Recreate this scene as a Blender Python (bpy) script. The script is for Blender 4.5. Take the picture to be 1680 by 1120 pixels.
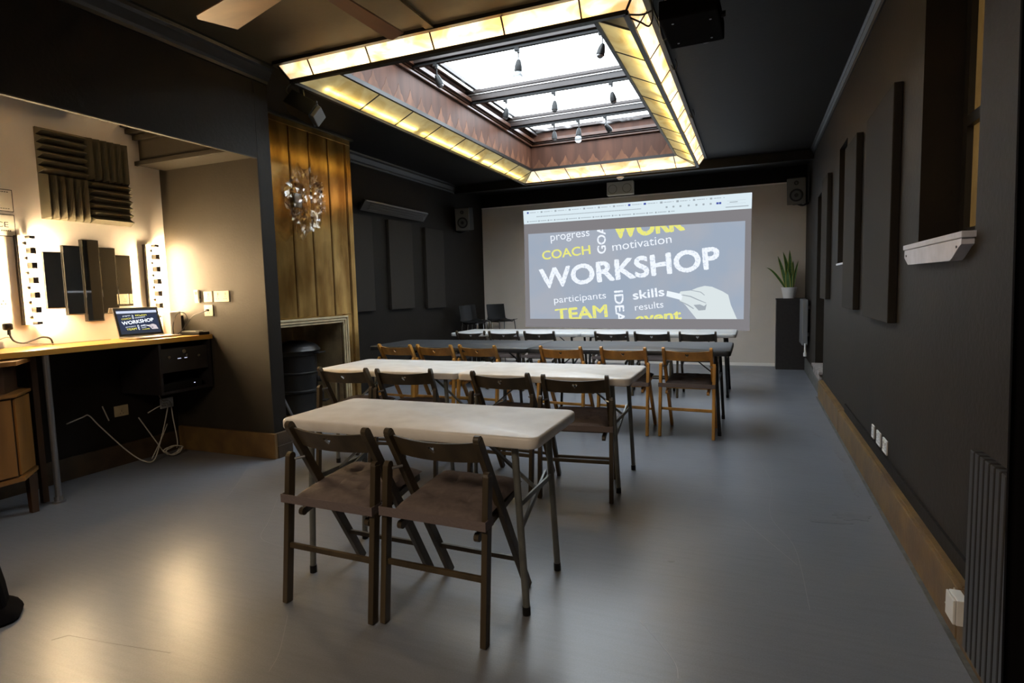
import bpy, bmesh, math, random
from mathutils import Vector, Matrix, Euler
for o in list(bpy.data.objects): bpy.data.objects.remove(o)
random.seed(7)
S = bpy.context.scene
COL = S.collection
PI = math.pi

# ------------------------------------------------------------------ camera
R0 = (0.92449929, 0.38028239, -0.02619851)      # camera right
R1 = (0.00883469, -0.09008732, -0.99589469)     # camera down
R2 = (-0.38108136, 0.92047248, -0.08664534)     # camera forward
cd = bpy.data.cameras.new('camera'); cam = bpy.data.objects.new('camera', cd); COL.objects.link(cam)
cam.matrix_world = Matrix(((R0[0], -R1[0], -R2[0], 0), (R0[1], -R1[1], -R2[1], 0), (R0[2], -R1[2], -R2[2], 1.3), (0, 0, 0, 1)))
cd.sensor_width = 36; cd.lens = 958.6 / 1680 * 36; cd.clip_start = 0.05
S.camera = cam

# ------------------------------------------------------------------ world and exposure
w = bpy.data.worlds.new('overcast_sky'); S.world = w; w.use_nodes = True
wn = w.node_tree.nodes; wl = w.node_tree.links
bg = wn['Background']; bg.inputs['Strength'].default_value = 4.8
tc = wn.new('ShaderNodeTexCoord'); nz = wn.new('ShaderNodeTexNoise'); nz.inputs['Scale'].default_value = 2.0
cr = wn.new('ShaderNodeValToRGB'); cr.color_ramp.elements[0].position = .3; cr.color_ramp.elements[1].position = .7
cr.color_ramp.elements[0].color = (.84, .90, 1, 1); cr.color_ramp.elements[1].color = (.92, .96, 1, 1)
wl.new(tc.outputs['Generated'], nz.inputs['Vector']); wl.new(nz.outputs['Fac'], cr.inputs['Fac']); wl.new(cr.outputs['Color'], bg.inputs['Color'])
S.view_settings.view_transform = 'Standard'; S.view_settings.look = 'None'
S.view_settings.gamma = 1; S.view_settings.use_curve_mapping = False
S.view_settings.exposure = 1.2

def area(name, loc, rot, sx, sy, power, col):
    l = bpy.data.lights.new(name, 'AREA'); l.shape = 'RECTANGLE'; l.size = sx; l.size_y = sy; l.energy = power; l.color = col
    o = bpy.data.objects.new(name, l); COL.objects.link(o); o.location = loc; o.rotation_euler = rot; return o
# added warm fill light behind the camera to brighten the foreground, no lamp seen there
area('added_fill_behind', (-1.3, -1.2, 3.0), (0, 0, 0), 1.6, 1.2, 42, (1.0, .80, .60))

# ------------------------------------------------------------------ materials
def mat(name, col, rough=.6, metal=0., spec=.5, noise=0., nscale=20., bump=0., bscale=60., col2=None, stretch=None, trans=0., emis=None, estr=0., coat=0., detail=4.):
    m = bpy.data.materials.new(name); m.use_nodes = True
    n = m.node_tree.nodes; l = m.node_tree.links; b = n['Principled BSDF']
    b.inputs['Base Color'].default_value = (*col, 1); b.inputs['Roughness'].default_value = rough
    b.inputs['Metallic'].default_value = metal; b.inputs['Specular IOR Level'].default_value = spec
    b.inputs['Coat Weight'].default_value = coat; b.inputs['Transmission Weight'].default_value = trans
    if emis: b.inputs['Emission Color'].default_value = (*emis, 1); b.inputs['Emission Strength'].default_value = estr
    if noise or col2 or bump:
        t = n.new('ShaderNodeTexCoord'); mp = n.new('ShaderNodeMapping'); l.new(t.outputs['Object'], mp.inputs['Vector'])
        if stretch: mp.inputs['Scale'].default_value = stretch
    if noise or col2:
        x = n.new('ShaderNodeTexNoise'); x.inputs['Scale'].default_value = nscale; x.inputs['Detail'].default_value = detail
        l.new(mp.outputs['Vector'], x.inputs['Vector'])
        r = n.new('ShaderNodeValToRGB'); c2 = col2 or tuple(min(1, c * (1 + noise)) for c in col)
        c1 = col if col2 else tuple(c * (1 - noise) for c in col)
        r.color_ramp.elements[0].position = .35; r.color_ramp.elements[1].position = .65
        r.color_ramp.elements[0].color = (*c1, 1); r.color_ramp.elements[1].color = (*c2, 1)
        l.new(x.outputs['Fac'], r.inputs['Fac']); l.new(r.outputs['Color'], b.inputs['Base Color'])
    if bump:
        y = n.new('ShaderNodeTexNoise'); y.inputs['Scale'].default_value = bscale; y.inputs['Detail'].default_value = 5
        l.new(mp.outputs['Vector'], y.inputs['Vector']); q = n.new('ShaderNodeBump'); q.inputs['Strength'].default_value = bump; q.inputs['Distance'].default_value = .01
        l.new(y.outputs['Fac'], q.inputs['Height']); l.new(q.outputs['Normal'], b.inputs['Normal'])
    return m
def emit(name, col, s=1.0, col2=None, nscale=10., lo=.4, hi=.6):
    m = bpy.data.materials.new(name); m.use_nodes = True; n = m.node_tree.nodes; l = m.node_tree.links
    n.remove(n['Principled BSDF']); e = n.new('ShaderNodeEmission'); e.inputs['Color'].default_value = (*col, 1); e.inputs['Strength'].default_value = s
    l.new(e.outputs[0], n['Material Output'].inputs['Surface'])
    if col2:
        t = n.new('ShaderNodeTexCoord'); x = n.new('ShaderNodeTexNoise'); x.inputs['Scale'].default_value = nscale; x.inputs['Detail'].default_value = 6
        r = n.new('ShaderNodeValToRGB'); r.color_ramp.elements[0].position = lo; r.color_ramp.elements[1].position = hi
        r.color_ramp.elements[0].color = (*col2, 1); r.color_ramp.elements[1].color = (*col, 1)
        l.new(t.outputs['Object'], x.inputs['Vector']); l.new(x.outputs['Fac'], r.inputs['Fac']); l.new(r.outputs['Color'], e.inputs['Color'])
    return m
M = {}
M['black_wall'] = mat('black_wall_paint', (.0105, .0078, .0054), .62, spec=.22, noise=.12, nscale=3, bump=.15, bscale=40)
M['ceiling'] = mat('black_ceiling_paint', (.0095, .0078, .0062), .6, spec=.3, noise=.1, nscale=2, bump=.1, bscale=25)
M['right_wall'] = mat('warm_charcoal_wall_paint', (.0205, .0152, .0104), .6, spec=.25, noise=.1, nscale=3, bump=.15, bscale=40)
M['ceiling_warm'] = mat('olive_brown_ceiling', (.070, .050, .022), .6, noise=.1, nscale=2, bump=.1, bscale=25)  # paler olive brown than the main ceiling, used on the section round the fan
M['khaki'] = mat('dark_olive_brown_paint', (.024, .0185, .0105), .65, noise=.08, nscale=4, bump=.12, bscale=50)
M['white_wall'] = mat('off_white_wall_paint', (.84, .80, .75), .75, noise=.03, nscale=3, bump=.1, bscale=30)
M['back_white'] = mat('projection_wall_paint', (.60, .545, .485), .8, noise=.04, nscale=2, bump=.05, bscale=30)
M['trim_black'] = mat('black_gloss_trim', (.013, .011, .009), .38, bump=.05, bscale=20)
M['brown_skirt'] = mat('worn_brown_skirting', (.10, .055, .022), .5, col2=(.17, .10, .03), nscale=6, bump=.2, bscale=30)
M['dark_skirt'] = mat('dark_brown_skirting', (.045, .028, .014), .45, noise=.3, nscale=8, bump=.15)
M['grey_skirt'] = mat('chipped_grey_skirting', (.06, .06, .055), .5, col2=(.12, .12, .11), nscale=14)
M['stone'] = mat('rough_grey_stone', (.16, .14, .13), .8, col2=(.35, .31, .29), nscale=25, bump=.6)
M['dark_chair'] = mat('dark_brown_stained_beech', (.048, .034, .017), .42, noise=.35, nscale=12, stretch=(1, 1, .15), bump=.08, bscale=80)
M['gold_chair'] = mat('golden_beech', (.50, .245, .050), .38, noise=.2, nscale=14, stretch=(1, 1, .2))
M['cushion'] = mat('taupe_brown_cotton', (.115, .088, .080), .85, noise=.1, nscale=50, bump=.8, bscale=11)
M['strap'] = mat('grey_brown_cloth_tie', (.13, .10, .095), .7, bump=.3, bscale=90)
M['cushion_dark'] = mat('dark_brown_cotton', (.045, .030, .026), .85, noise=.1, nscale=50, bump=.3, bscale=14)
M['table_white'] = mat('off_white_moulded_plastic', (.60, .56, .51), .42, col2=(.70, .665, .62), nscale=9, bump=.04, bscale=90)
M['table_grey'] = mat('pale_grey_moulded_plastic', (.55, .56, .56), .4, noise=.05, nscale=9)
M['table_black'] = mat('charcoal_moulded_plastic', (.035, .037, .04), .38, noise=.1, nscale=9, bump=.04, bscale=90)
M['leg_grey'] = mat('grey_powder_coated_steel', (.15, .155, .14), .38, metal=.2, noise=.1)
M['leg_black'] = mat('black_powder_coated_steel', (.015, .015, .015), .4)
M['black_plastic'] = mat('black_plastic', (.007, .007, .007), .42, spec=.35)
M['black_soft'] = mat('matt_black_cloth', (.004, .0035, .004), .95, spec=.05, bump=.3, bscale=8)
M['chrome'] = mat('chrome_steel', (.6, .6, .6), .15, metal=1)
M['grey_metal'] = mat('brushed_grey_metal', (.25, .25, .26), .35, metal=.8, bump=.1)
M['brass'] = mat('aged_gold_varnished_wood', (.26, .13, .03), .20, metal=.88, col2=(.60, .37, .12), nscale=5, stretch=(1, 1, .35), bump=.05, bscale=9, detail=8)
M['mantel'] = mat('cream_painted_stone', (.42, .34, .20), .5, noise=.12, nscale=12, bump=.1)
M['recess'] = mat('sooty_plaster', (.34, .26, .14), .7, col2=(.18, .13, .075), nscale=5, bump=.3, bscale=10)
M['iron'] = mat('black_cast_iron', (.022, .021, .021), .36, metal=.4, bump=.25, bscale=30)
M['veneer'] = mat('dark_mahogany_veneer', (.060, .023, .012), .55, spec=.3, col2=(.10, .040, .022), nscale=10, stretch=(1, 1, .12))
M['veneer_light'] = mat('light_mahogany_inlay', (.150, .062, .030), .55, spec=.3, noise=.25, nscale=12, stretch=(1, 1, .3))
M['moulding'] = mat('polished_mahogany_moulding', (.07, .028, .014), .3, noise=.2, nscale=8)
M['beam'] = mat('dark_varnished_beam', (.04, .028, .024), .4, noise=.3, nscale=10, stretch=(.1, 1, 1), bump=.1)
M['bench'] = mat('honey_oak_worktop', (.52, .28, .050), .30, noise=.12, nscale=10, stretch=(1, .12, 1))
M['cabinet_wood'] = mat('honey_walnut_veneer', (.22, .10, .024), .38, noise=.25, nscale=8, stretch=(1, 1, .15))
M['cabinet_dark'] = mat('dark_walnut', (.045, .022, .010), .4, noise=.3, nscale=8, stretch=(1, 1, .2))
M['foam'] = mat('charcoal_olive_acoustic_foam', (.11, .098, .065), .9, bump=.2, bscale=200)
M['felt'] = mat('charcoal_fabric_panel', (.019, .0145, .0105), .9, noise=.08, nscale=80, bump=.2, bscale=300)
M['mirror'] = mat('mirror_glass', (.75, .75, .72), .03, metal=1)
M['white_plastic'] = mat('white_plastic', (.75, .75, .73), .35)
M['cream_plastic'] = mat('cream_socket_plastic', (.72, .66, .52), .35)
M['router'] = mat('white_box_plastic', (.8, .8, .82), .4)
M['alu'] = mat('aluminium', (.62, .60, .57), .3, metal=.9)
M['cable_white'] = mat('white_cable', (.45, .42, .36), .5)
M['cable_black'] = mat('black_cable', (.01, .01, .01), .45)
M['fan_light'] = mat('light_oak_blade', (.26, .125, .030), .45, noise=.2, nscale=10, stretch=(.2, 1, 1))
M['fan_dark'] = mat('walnut_blade', (.095, .042, .022), .45, noise=.2, nscale=10, stretch=(1, .2, 1))
M['leaf'] = mat('dark_green_leaf', (.03, .09, .02), .4, col2=(.06, .15, .03), nscale=30, stretch=(1, 1, 4))
M['leaf_edge'] = mat('yellow_leaf_margin', (.35, .36, .07), .45)
M['soil'] = mat('potting_soil', (.03, .02, .012), .9, bump=.5)
M['pot'] = mat('white_glazed_pot', (.75, .74, .74), .3)
M['plinth'] = mat('black_plinth_paint', (.016, .013, .013), .45, noise=.2, nscale=30)
M['rad'] = mat('anthracite_radiator', (.024, .021, .019), .35)
M['rad_grey'] = mat('pale_grey_radiator', (.17, .175, .18), .4)
M['sill'] = mat('worn_white_gloss_sill', (.66, .66, .74), .45, noise=.08, nscale=14, bump=.15, bscale=30)
M['amber_pane'] = mat('amber_obscured_glass', (.30, .20, .07), .35, col2=(.20, .13, .05), nscale=6, bump=.3, bscale=20, emis=(.30, .19, .06), estr=.07)  # weak emission stands in for dim light coming through from outside
M['speaker_cone'] = mat('dark_grey_cone', (.05, .05, .05), .4)
M['speaker_face'] = mat('grey_speaker_front', (.10, .095, .085), .5)
M['taupe_speaker'] = mat('taupe_speaker_grille', (.85, .76, .62), .7, bump=.2, bscale=300)
M['paper'] = mat('white_paper', (.8, .77, .7), .7)
M['ink'] = mat('black_ink', (.03, .03, .03), .7)
M['copper_led'] = emit('led_glow', (.7, .75, 1), .6)
M['bulb'] = emit('warm_lamp_bulb', (1.0, .72, .40), 215)
M['tube'] = emit('warm_fluorescent_tube', (1.0, .84, .56), 20)
M['tube_soft'] = emit('soft_fluorescent_tube', (1.0, .84, .54), 16)
M['clear_bulb'] = mat('clear_bulb_glass', (.75, .8, .82), .05, trans=.7)
M['dome'] = mat('cream_lamp_dome', (.6, .5, .35), .3, emis=(1, .8, .5), estr=.25)

def mk_panel(name, base, vein, estr):
    # backlit alabaster: translucent to the tubes behind it, with a faint glow of its own
    m = bpy.data.materials.new(name); m.use_nodes = True; n = m.node_tree.nodes; l = m.node_tree.links
    n.remove(n['Principled BSDF']); t = n.new('ShaderNodeTexCoord'); mp = n.new('ShaderNodeMapping'); mp.inputs['Scale'].default_value = (1, 1, 2.5)
    x = n.new('ShaderNodeTexNoise'); x.inputs['Scale'].default_value = 3.2; x.inputs['Detail'].default_value = 3; x.inputs['Distortion'].default_value = 1.6
    r = n.new('ShaderNodeValToRGB'); r.color_ramp.elements[0].position = .34; r.color_ramp.elements[1].position = .58
    r.color_ramp.elements[0].color = (*vein, 1); r.color_ramp.elements[1].color = (*base, 1)
    l.new(t.outputs['Object'], mp.inputs['Vector']); l.new(mp.outputs['Vector'], x.inputs['Vector']); l.new(x.outputs['Fac'], r.inputs['Fac'])
    tr = n.new('ShaderNodeBsdfTranslucent'); df = n.new('ShaderNodeBsdfDiffuse'); mx = n.new('ShaderNodeMixShader'); mx.inputs[0].default_value = .25
    em = n.new('ShaderNodeEmission'); em.inputs['Strength'].default_value = estr; ad = n.new('ShaderNodeAddShader')
    for s_ in (tr, df, em): l.new(r.outputs['Color'], s_.inputs['Color'])
    l.new(tr.outputs[0], mx.inputs[1]); l.new(df.outputs[0], mx.inputs[2]); l.new(mx.outputs[0], ad.inputs[0]); l.new(em.outputs[0], ad.inputs[1])
    l.new(ad.outputs[0], n['Material Output'].inputs['Surface']); return m
M['alab_gold'] = mk_panel('gold_alabaster_pane', (.72, .66, .42), (.60, .50, .25), .10)
M['alab_amber'] = mk_panel('amber_alabaster_pane', (.95, .88, .72), (.88, .60, .30), .26)

def mk_glass(name, tint, mixv, grime=0.):
    m = bpy.data.materials.new(name); m.use_nodes = True; n = m.node_tree.nodes; l = m.node_tree.links
    n.remove(n['Principled BSDF']); tr = n.new('ShaderNodeBsdfTransparent'); tr.inputs['Color'].default_value = (*tint, 1)
    g = n.new('ShaderNodeBsdfGlossy'); g.inputs['Roughness'].default_value = .08; mx = n.new('ShaderNodeMixShader'); mx.inputs[0].default_value = mixv
    l.new(tr.outputs[0], mx.inputs[1]); l.new(g.outputs[0], mx.inputs[2]); out = mx
    if grime:
        t = n.new('ShaderNodeTexCoord'); x = n.new('ShaderNodeTexNoise'); x.inputs['Scale'].default_value = 6; x.inputs['Detail'].default_value = 8
        r = n.new('ShaderNodeValToRGB'); r.color_ramp.elements[0].position = .55; r.color_ramp.elements[1].position = .7
        r.color_ramp.elements[0].color = (0, 0, 0, 1); r.color_ramp.elements[1].color = (grime, grime, grime, 1)
        d = n.new('ShaderNodeBsdfTranslucent'); d.inputs['Color'].default_value = (.5, .5, .5, 1); m2 = n.new('ShaderNodeMixShader')
        l.new(t.outputs['Object'], x.inputs['Vector']); l.new(x.outputs['Fac'], r.inputs['Fac']); l.new(r.outputs['Color'], m2.inputs[0])
        l.new(mx.outputs[0], m2.inputs[1]); l.new(d.outputs[0], m2.inputs[2]); out = m2
    l.new(out.outputs[0], n['Material Output'].inputs['Surface']); return m
M['sky_glass'] = mk_glass('wired_skylight_glass', (.93, .96, .97), .03, .16)
M['film'] = mk_glass('crumpled_clear_film', (.93, .90, .84), .13)

def mk_floor():
    m = bpy.data.materials.new('blue_grey_floor_paint'); m.use_nodes = True; n = m.node_tree.nodes; l = m.node_tree.links; b = n['Principled BSDF']
    t = n.new('ShaderNodeTexCoord')
    def noise(s, d=5, dist=0):
        x = n.new('ShaderNodeTexNoise'); x.inputs['Scale'].default_value = s; x.inputs['Detail'].default_value = d; x.inputs['Distortion'].default_value = dist
        l.new(t.outputs['Object'], x.inputs['Vector']); return x.outputs['Fac']
    def ramp(f, a, c, ca, cb):
        r = n.new('ShaderNodeValToRGB'); r.color_ramp.interpolation = 'EASE'; r.color_ramp.elements[0].position = a; r.color_ramp.elements[1].position = c
        r.color_ramp.elements[0].color = (*ca, 1); r.color_ramp.elements[1].color = (*cb, 1); l.new(f, r.inputs['Fac']); return r.outputs['Color']
    base = ramp(noise(1.2, 5), .1, .9, (.125, .134, .155), (.165, .173, .194))
    sp = n.new('ShaderNodeMapping'); sp.inputs['Scale'].default_value = (3, 40, 1); sp.inputs['Rotation'].default_value = (0, 0, .6); l.new(t.outputs['Object'], sp.inputs['Vector'])
    sx = n.new('ShaderNodeTexNoise'); sx.inputs['Scale'].default_value = 1.2; sx.inputs['Detail'].default_value = 6; l.new(sp.outputs['Vector'], sx.inputs['Vector'])
    scr = ramp(sx.outputs['Fac'], .25, .65, (.94, .94, .94), (1.03, 1.03, 1.03))
    fine = ramp(noise(160, 2), .3, .7, (.93, .93, .93), (1.05, 1.05, 1.05))
    mx = n.new('ShaderNodeMix'); mx.data_type = 'RGBA'; mx.blend_type = 'MULTIPLY'; mx.inputs[0].default_value = 1
    l.new(base, mx.inputs[6]); l.new(scr, mx.inputs[7])
    m2 = n.new('ShaderNodeMix'); m2.data_type = 'RGBA'; m2.blend_type = 'MULTIPLY'; m2.inputs[0].default_value = 1
    l.new(mx.outputs[2], m2.inputs[6]); l.new(fine, m2.inputs[7]); l.new(m2.outputs[2], b.inputs['Base Color'])
    ro = ramp(noise(3, 6), .1, .9, (.285, .285, .285), (.36, .36, .36)); l.new(ro, b.inputs['Roughness'])
    bp = n.new('ShaderNodeBump'); bp.inputs['Strength'].default_value = .05; bp.inputs['Distance'].default_value = .01
    l.new(noise(26, 3), bp.inputs['Height']); l.new(bp.outputs['Normal'], b.inputs['Normal'])
    b.inputs['Specular IOR Level'].default_value = .5
    return m
M['floor'] = mk_floor()
M['stain'] = mat('dark_floor_stain', (.13, .135, .15), .3, noise=.1, nscale=20)

# ------------------------------------------------------------------ mesh helpers
def nb(): return bmesh.new()
def box(bm, c, s, rot=None, bev=0., taper=None):
    r = bmesh.ops.create_cube(bm, size=1.0); vs = r['verts']
    for v in vs:
        v.co = Vector((v.co.x * s[0], v.co.y * s[1], v.co.z * s[2]))
        if taper and v.co.z < 0: v.co.x *= taper; v.co.y *= taper
    if bev:
        es = list({e for v in vs for e in v.link_edges})
        rb = bmesh.ops.bevel(bm, geom=es, offset=bev, segments=2, affect='EDGES', profile=.6)
        vs = list({v for f in rb['faces'] for v in f.verts} | {v for v in vs if v.is_valid})
    mt = Matrix.Translation(c)
    if rot is not None: mt = mt @ (Euler(rot).to_matrix().to_4x4() if not isinstance(rot, Matrix) else rot.to_4x4())
    bmesh.ops.transform(bm, matrix=mt, verts=vs)
    return vs
def b2(bm, x0, x1, y0, y1, z0, z1, bev=0.):
    return box(bm, ((x0 + x1) / 2, (y0 + y1) / 2, (z0 + z1) / 2), (abs(x1 - x0), abs(y1 - y0), abs(z1 - z0)), bev=bev)
def bar(bm, p0, p1, w_, d_, bev=0., up=(1, 0, 0)):
    # rectangular bar from p0 to p1; w_ along 'up' axis, d_ across
    p0 = Vector(p0); p1 = Vector(p1); z = (p1 - p0).normalized(); x = Vector(up); x = (x - z * x.dot(z)).normalized(); y = z.cross(x)
    rm = Matrix((x, y, z)).transposed()
    return box(bm, (p0 + p1) / 2, (w_, d_, (p1 - p0).length), rot=rm, bev=bev)
def cyl(bm, p0, p1, r, r1=None, n=12, caps=True):
    p0 = Vector(p0); p1 = Vector(p1); d = p1 - p0
    q = d.to_track_quat('Z', 'Y').to_matrix().to_4x4()
    bmesh.ops.create_cone(bm, cap_ends=caps, segments=n, radius1=r, radius2=(r if r1 is None else r1), depth=d.length, matrix=Matrix.Translation((p0 + p1) / 2) @ q)
def sph(bm, c, r, sc=(1, 1, 1), u=14, v=8):
    bmesh.ops.create_uvsphere(bm, u_segments=u, v_segments=v, radius=r, matrix=Matrix.Translation(c) @ Matrix.Diagonal((*sc, 1)))
def lathe(bm, prof, c=(0, 0, 0), n=28):
    rings = []
    for r, z in prof:
        rings.append([bm.verts.new((c[0] + r * math.cos(2 * PI * i / n), c[1] + r * math.sin(2 * PI * i / n), c[2] + z)) for i in range(n)] if r > 1e-6 else [bm.verts.new((c[0], c[1], c[2] + z))])
    for a, b in zip(rings, rings[1:]):
        for i in range(n):
            j = (i + 1) % n
            if len(a) == 1 and len(b) == 1: continue
            if len(a) == 1: bm.faces.new((a[0], b[j], b[i]))
            elif len(b) == 1: bm.faces.new((a[i], a[j], b[0]))
            else: bm.faces.new((a[i], a[j], b[j], b[i]))
def smooth_pts(pts, k=6):
    P = [Vector(p) for p in pts]; P = [P[0]] + P + [P[-1]]; out = []
    for i in range(1, len(P) - 2):
        for s in range(k):
            t = s / k; a, b, c, d = P[i - 1], P[i], P[i + 1], P[i + 2]
            out.append(.5 * ((2 * b) + (c - a) * t + (2 * a - 5 * b + 4 * c - d) * t * t + (3 * b - a - 3 * c + d) * t ** 3))
    out.append(P[-2]); return out
def tube(bm, pts, r, n=6, k=6, raw=False):
    P = [Vector(p) for p in pts] if raw else smooth_pts(pts, k); rings = []
    prev = None
    for i, p in enumerate(P):
        d = (P[min(i + 1, len(P) - 1)] - P[max(i - 1, 0)]).normalized()
        a = prev if prev is not None else (Vector((0, 0, 1)) if abs(d.z) < .9 else Vector((1, 0, 0)))
        x = (a - d * a.dot(d)).normalized(); prev = x; y = d.cross(x)
        rings.append([bm.verts.new(p + r * (x * math.cos(2 * PI * j / n) + y * math.sin(2 * PI * j / n))) for j in range(n)])
    for a, b in zip(rings, rings[1:]):
        for j in range(n): bm.faces.new((a[j], a[(j + 1) % n], b[(j + 1) % n], b[j]))
    bm.faces.new(rings[0][::-1]); bm.faces.new(rings[-1])
def prism(bm, poly, f0, f1):
    # poly 2D points mapped through f0 and f1 to 3D; makes a closed prism
    a = [bm.verts.new(f0(*p)) for p in poly]; b = [bm.verts.new(f1(*p)) for p in poly]
    bm.faces.new(a[::-1]); bm.faces.new(b)
    for i in range(len(a)):
        j = (i + 1) % len(a); bm.faces.new((a[i], a[j], b[j], b[i]))
def obj(name, bm, m, parent=None, smooth=False, loc=None, bevel=0.):
    bmesh.ops.recalc_face_normals(bm, faces=bm.faces)
    if smooth:
        for f in bm.faces: f.smooth = True
    me = bpy.data.meshes.new(name); bm.to_mesh(me); bm.free()
    if smooth:
        try: me.set_sharp_from_angle(angle=math.radians(38))
        except Exception: pass
    for k in (m if isinstance(m, (list, tuple)) else [m]): me.materials.append(k)
    o = bpy.data.objects.new(name, me); COL.objects.link(o)
    if parent: o.parent = parent
    if loc: o.location = loc
    return o
def thing(name, label, cat, loc=(0, 0, 0), rz=0, group=None):
    o = bpy.data.objects.new(name, None); COL.objects.link(o); o.location = loc; o.rotation_euler = (0, 0, rz)
    o.empty_display_size = .1; o['label'] = label; o['category'] = cat
    if group: o['group'] = group
    return o
def tag(o, label, cat, group=None):
    o['label'] = label; o['category'] = cat
    if group: o['group'] = group
    return o
def struct(name, bm, m, smooth=False, label=None):
    o = obj(name, bm, m, smooth=smooth); o['kind'] = 'structure'
    if label: o['label'] = label
    return o
def kids(o): return [c for c in bpy.data.objects if c.parent == o]
def dup(root, loc, rz=0, label=None, group=None, matmap=None):
    def cp(o, par):
        c = o.copy(); COL.objects.link(c)
        if par: c.parent = par
        if matmap and o.type == 'MESH':
            k = o.data.materials[0].name
            if k in matmap:
                key = (o.data.name, k); 
                if key not in _mm: d = o.data.copy(); d.materials[0] = matmap[k]; _mm[key] = d
                c.data = _mm[key]
        for ch in kids(o): cp(ch, c)
        return c
    r = cp(root, None); r.location = loc; r.rotation_euler = (0, 0, rz)
    if label: r['label'] = label
    if group: r['group'] = group
    return r
_mm = {}

# ================================================================== STRUCTURE
ZC = 3.08; XR = .735; XP = -3.56; XN = -4.65; XL = -4.7; YB = 10.06
bm = nb(); b2(bm, -5.2, 1.3, -3.2, 10.3, -.1, 0); struct('floor', bm, M['floor'])
bm = nb(); b2(bm, -5.2, -3.09, 3.61, 10.3, ZC, ZC + .12); b2(bm, -3.7, -3.44, -3.2, 3.61, ZC, ZC + .12); b2(bm, -.60, 1.3, -3.2, 3.61, ZC, ZC + .12); b2(bm, -3.09, 1.3, 3.61, 3.95, ZC, ZC + .12)
b2(bm, -.96, 1.3, 3.95, 10.3, ZC, ZC + .12); b2(bm, -3.09, -.96, 8.37, 10.3, ZC, ZC + .12)
struct('ceiling', bm, M['ceiling'])
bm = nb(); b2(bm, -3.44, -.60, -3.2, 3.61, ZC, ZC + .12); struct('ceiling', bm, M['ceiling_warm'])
bm = nb(); b2(bm, -4.8, -3.6, .1, 3.6, 2.86, 2.95); struct('ceiling', bm, M['white_wall'])
# left: wall above the alcove, partition, alcove walls
bm = nb(); b2(bm, XP - .03, XP, -3.2, 3.54, 2.378, ZC); b2(bm, XP - .12, XP, -3.2, .3, 0, 2.378); struct('wall_left', bm, M['black_wall'])
bm = nb(); b2(bm, XP - .03, XP - .001, .3, 3.54, 2.370, 2.378); struct('trim_1', bm, M['khaki'])
bm = nb(); b2(bm, -4.8, XP, 3.545, 3.68, 0, ZC); struct('wall_left', bm, M['black_wall'])
bm = nb(); b2(bm, -4.6495, XP - .0015, 3.54, 3.5445, .0, 2.86); struct('wall_left', bm, M['khaki'])
bm = nb(); b2(bm, -4.8, XN, .2, 3.545, 1.0, 2.87); struct('wall_left', bm, M['white_wall'])
bm = nb(); b2(bm, -4.8, XN, .2, 3.545, 0, 1.0); struct('wall_left', bm, M['black_wall'])
bm = nb(); b2(bm, -4.8, XP, .15, .25, 0, 2.87); struct('wall_left', bm, M['white_wall'])
# left wall beyond the chimney breast
bm = nb(); b2(bm, -4.85, XL, 5.6, YB + .1, 0, ZC); struct('wall_left', bm, M['black_wall'])
# back wall
bm = nb(); b2(bm, -4.85, 1.1, YB, YB + .12, 0, ZC); struct('wall_back', bm, M['black_wall'])
bm = nb(); b2(bm, XL - .03, XR + .03, YB - .012, YB, 0, 2.822); struct('wall_back', bm, M['back_white'])
bm = nb(); b2(bm, XL - .03, XR + .03, YB - .03, YB, 2.822, 2.84); struct('trim_2', bm, M['white_wall'])
bm = nb(); b2(bm, XL - .03, XR + .03, 8.95, 9.05, 2.955, ZC); struct('trim_3', bm, M['ceiling'])
bm = nb(); b2(bm, XL, XR, YB - .02, YB - .012, 0, .05); struct('baseboard_back', bm, M['white_wall'])
# wall behind the camera
bm = nb(); b2(bm, -3.7, 1.1, -3.2, -3.1, 0, ZC); struct('wall_front', bm, M['black_wall'])
# right wall with its openings
bm = nb()
XO = XR + .22
def rw(y0, y1, z0, z1): b2(bm, XR, XO, y0, y1, z0, z1)
rw(-3.2, 2.6, 0, ZC); rw(3.39, 5.85, 0, ZC); rw(6.34, 7.4, 0, ZC); rw(8.3, 10.2, 0, ZC)
rw(2.6, 3.39, 0, 1.475); rw(2.6, 3.39, 2.62, ZC); rw(5.85, 6.34, 0, 1.47); rw(5.85, 6.34, 2.53, ZC); rw(7.4, 8.3, 0, .28); rw(7.4, 8.3, 2.36, ZC)
bmesh.ops.remove_doubles(bm, verts=bm.verts, dist=1e-5)
struct('wall_right', bm, M['right_wall'])
# window 1 (amber pane), window 2 (blanked slot), door 1 (dark recess with a stone threshold)
bm = nb(); b2(bm, XO - .06, XO, 2.6, 3.39, 1.475, 1.53); b2(bm, XO - .06, XO, 2.6, 3.39, 2.57, 2.62); b2(bm, XO - .06, XO, 2.6, 2.66, 1.53, 2.57); b2(bm, XO - .06, XO, 3.33, 3.39, 1.53, 2.57)
b2(bm, XO - .06, XO, 2.66, 3.33, 1.99, 2.04)
wf = struct('window_1', bm, M['trim_black'])
for z0, z1 in ((1.53, 1.99), (2.04, 2.57)):
    bm = nb(); b2(bm, XO - .035, XO - .025, 2.66, 3.33, z0, z1); obj('pane', bm, M['amber_pane'], wf)
bm = nb(); b2(bm, XO - .001, XO + .02, 2.5, 3.5, 1.4, 2.7); struct('wall_right', bm, M['black_wall'])
bm = nb(); b2(bm, XO - .03, XO + .02, 5.8, 6.4, 1.4, 2.6); struct('window_2', bm, M['trim_black'])
bm = nb(); b2(bm, XR - .012, XO - .04, 5.85, 6.34, 1.455, 1.472); struct('trim_4', bm, M['sill'])
bm = nb(); b2(bm, XO - .03, XO + .02, 7.3, 8.4, .2, 2.45); d = struct('door_1', bm, M['trim_black'])
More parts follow.
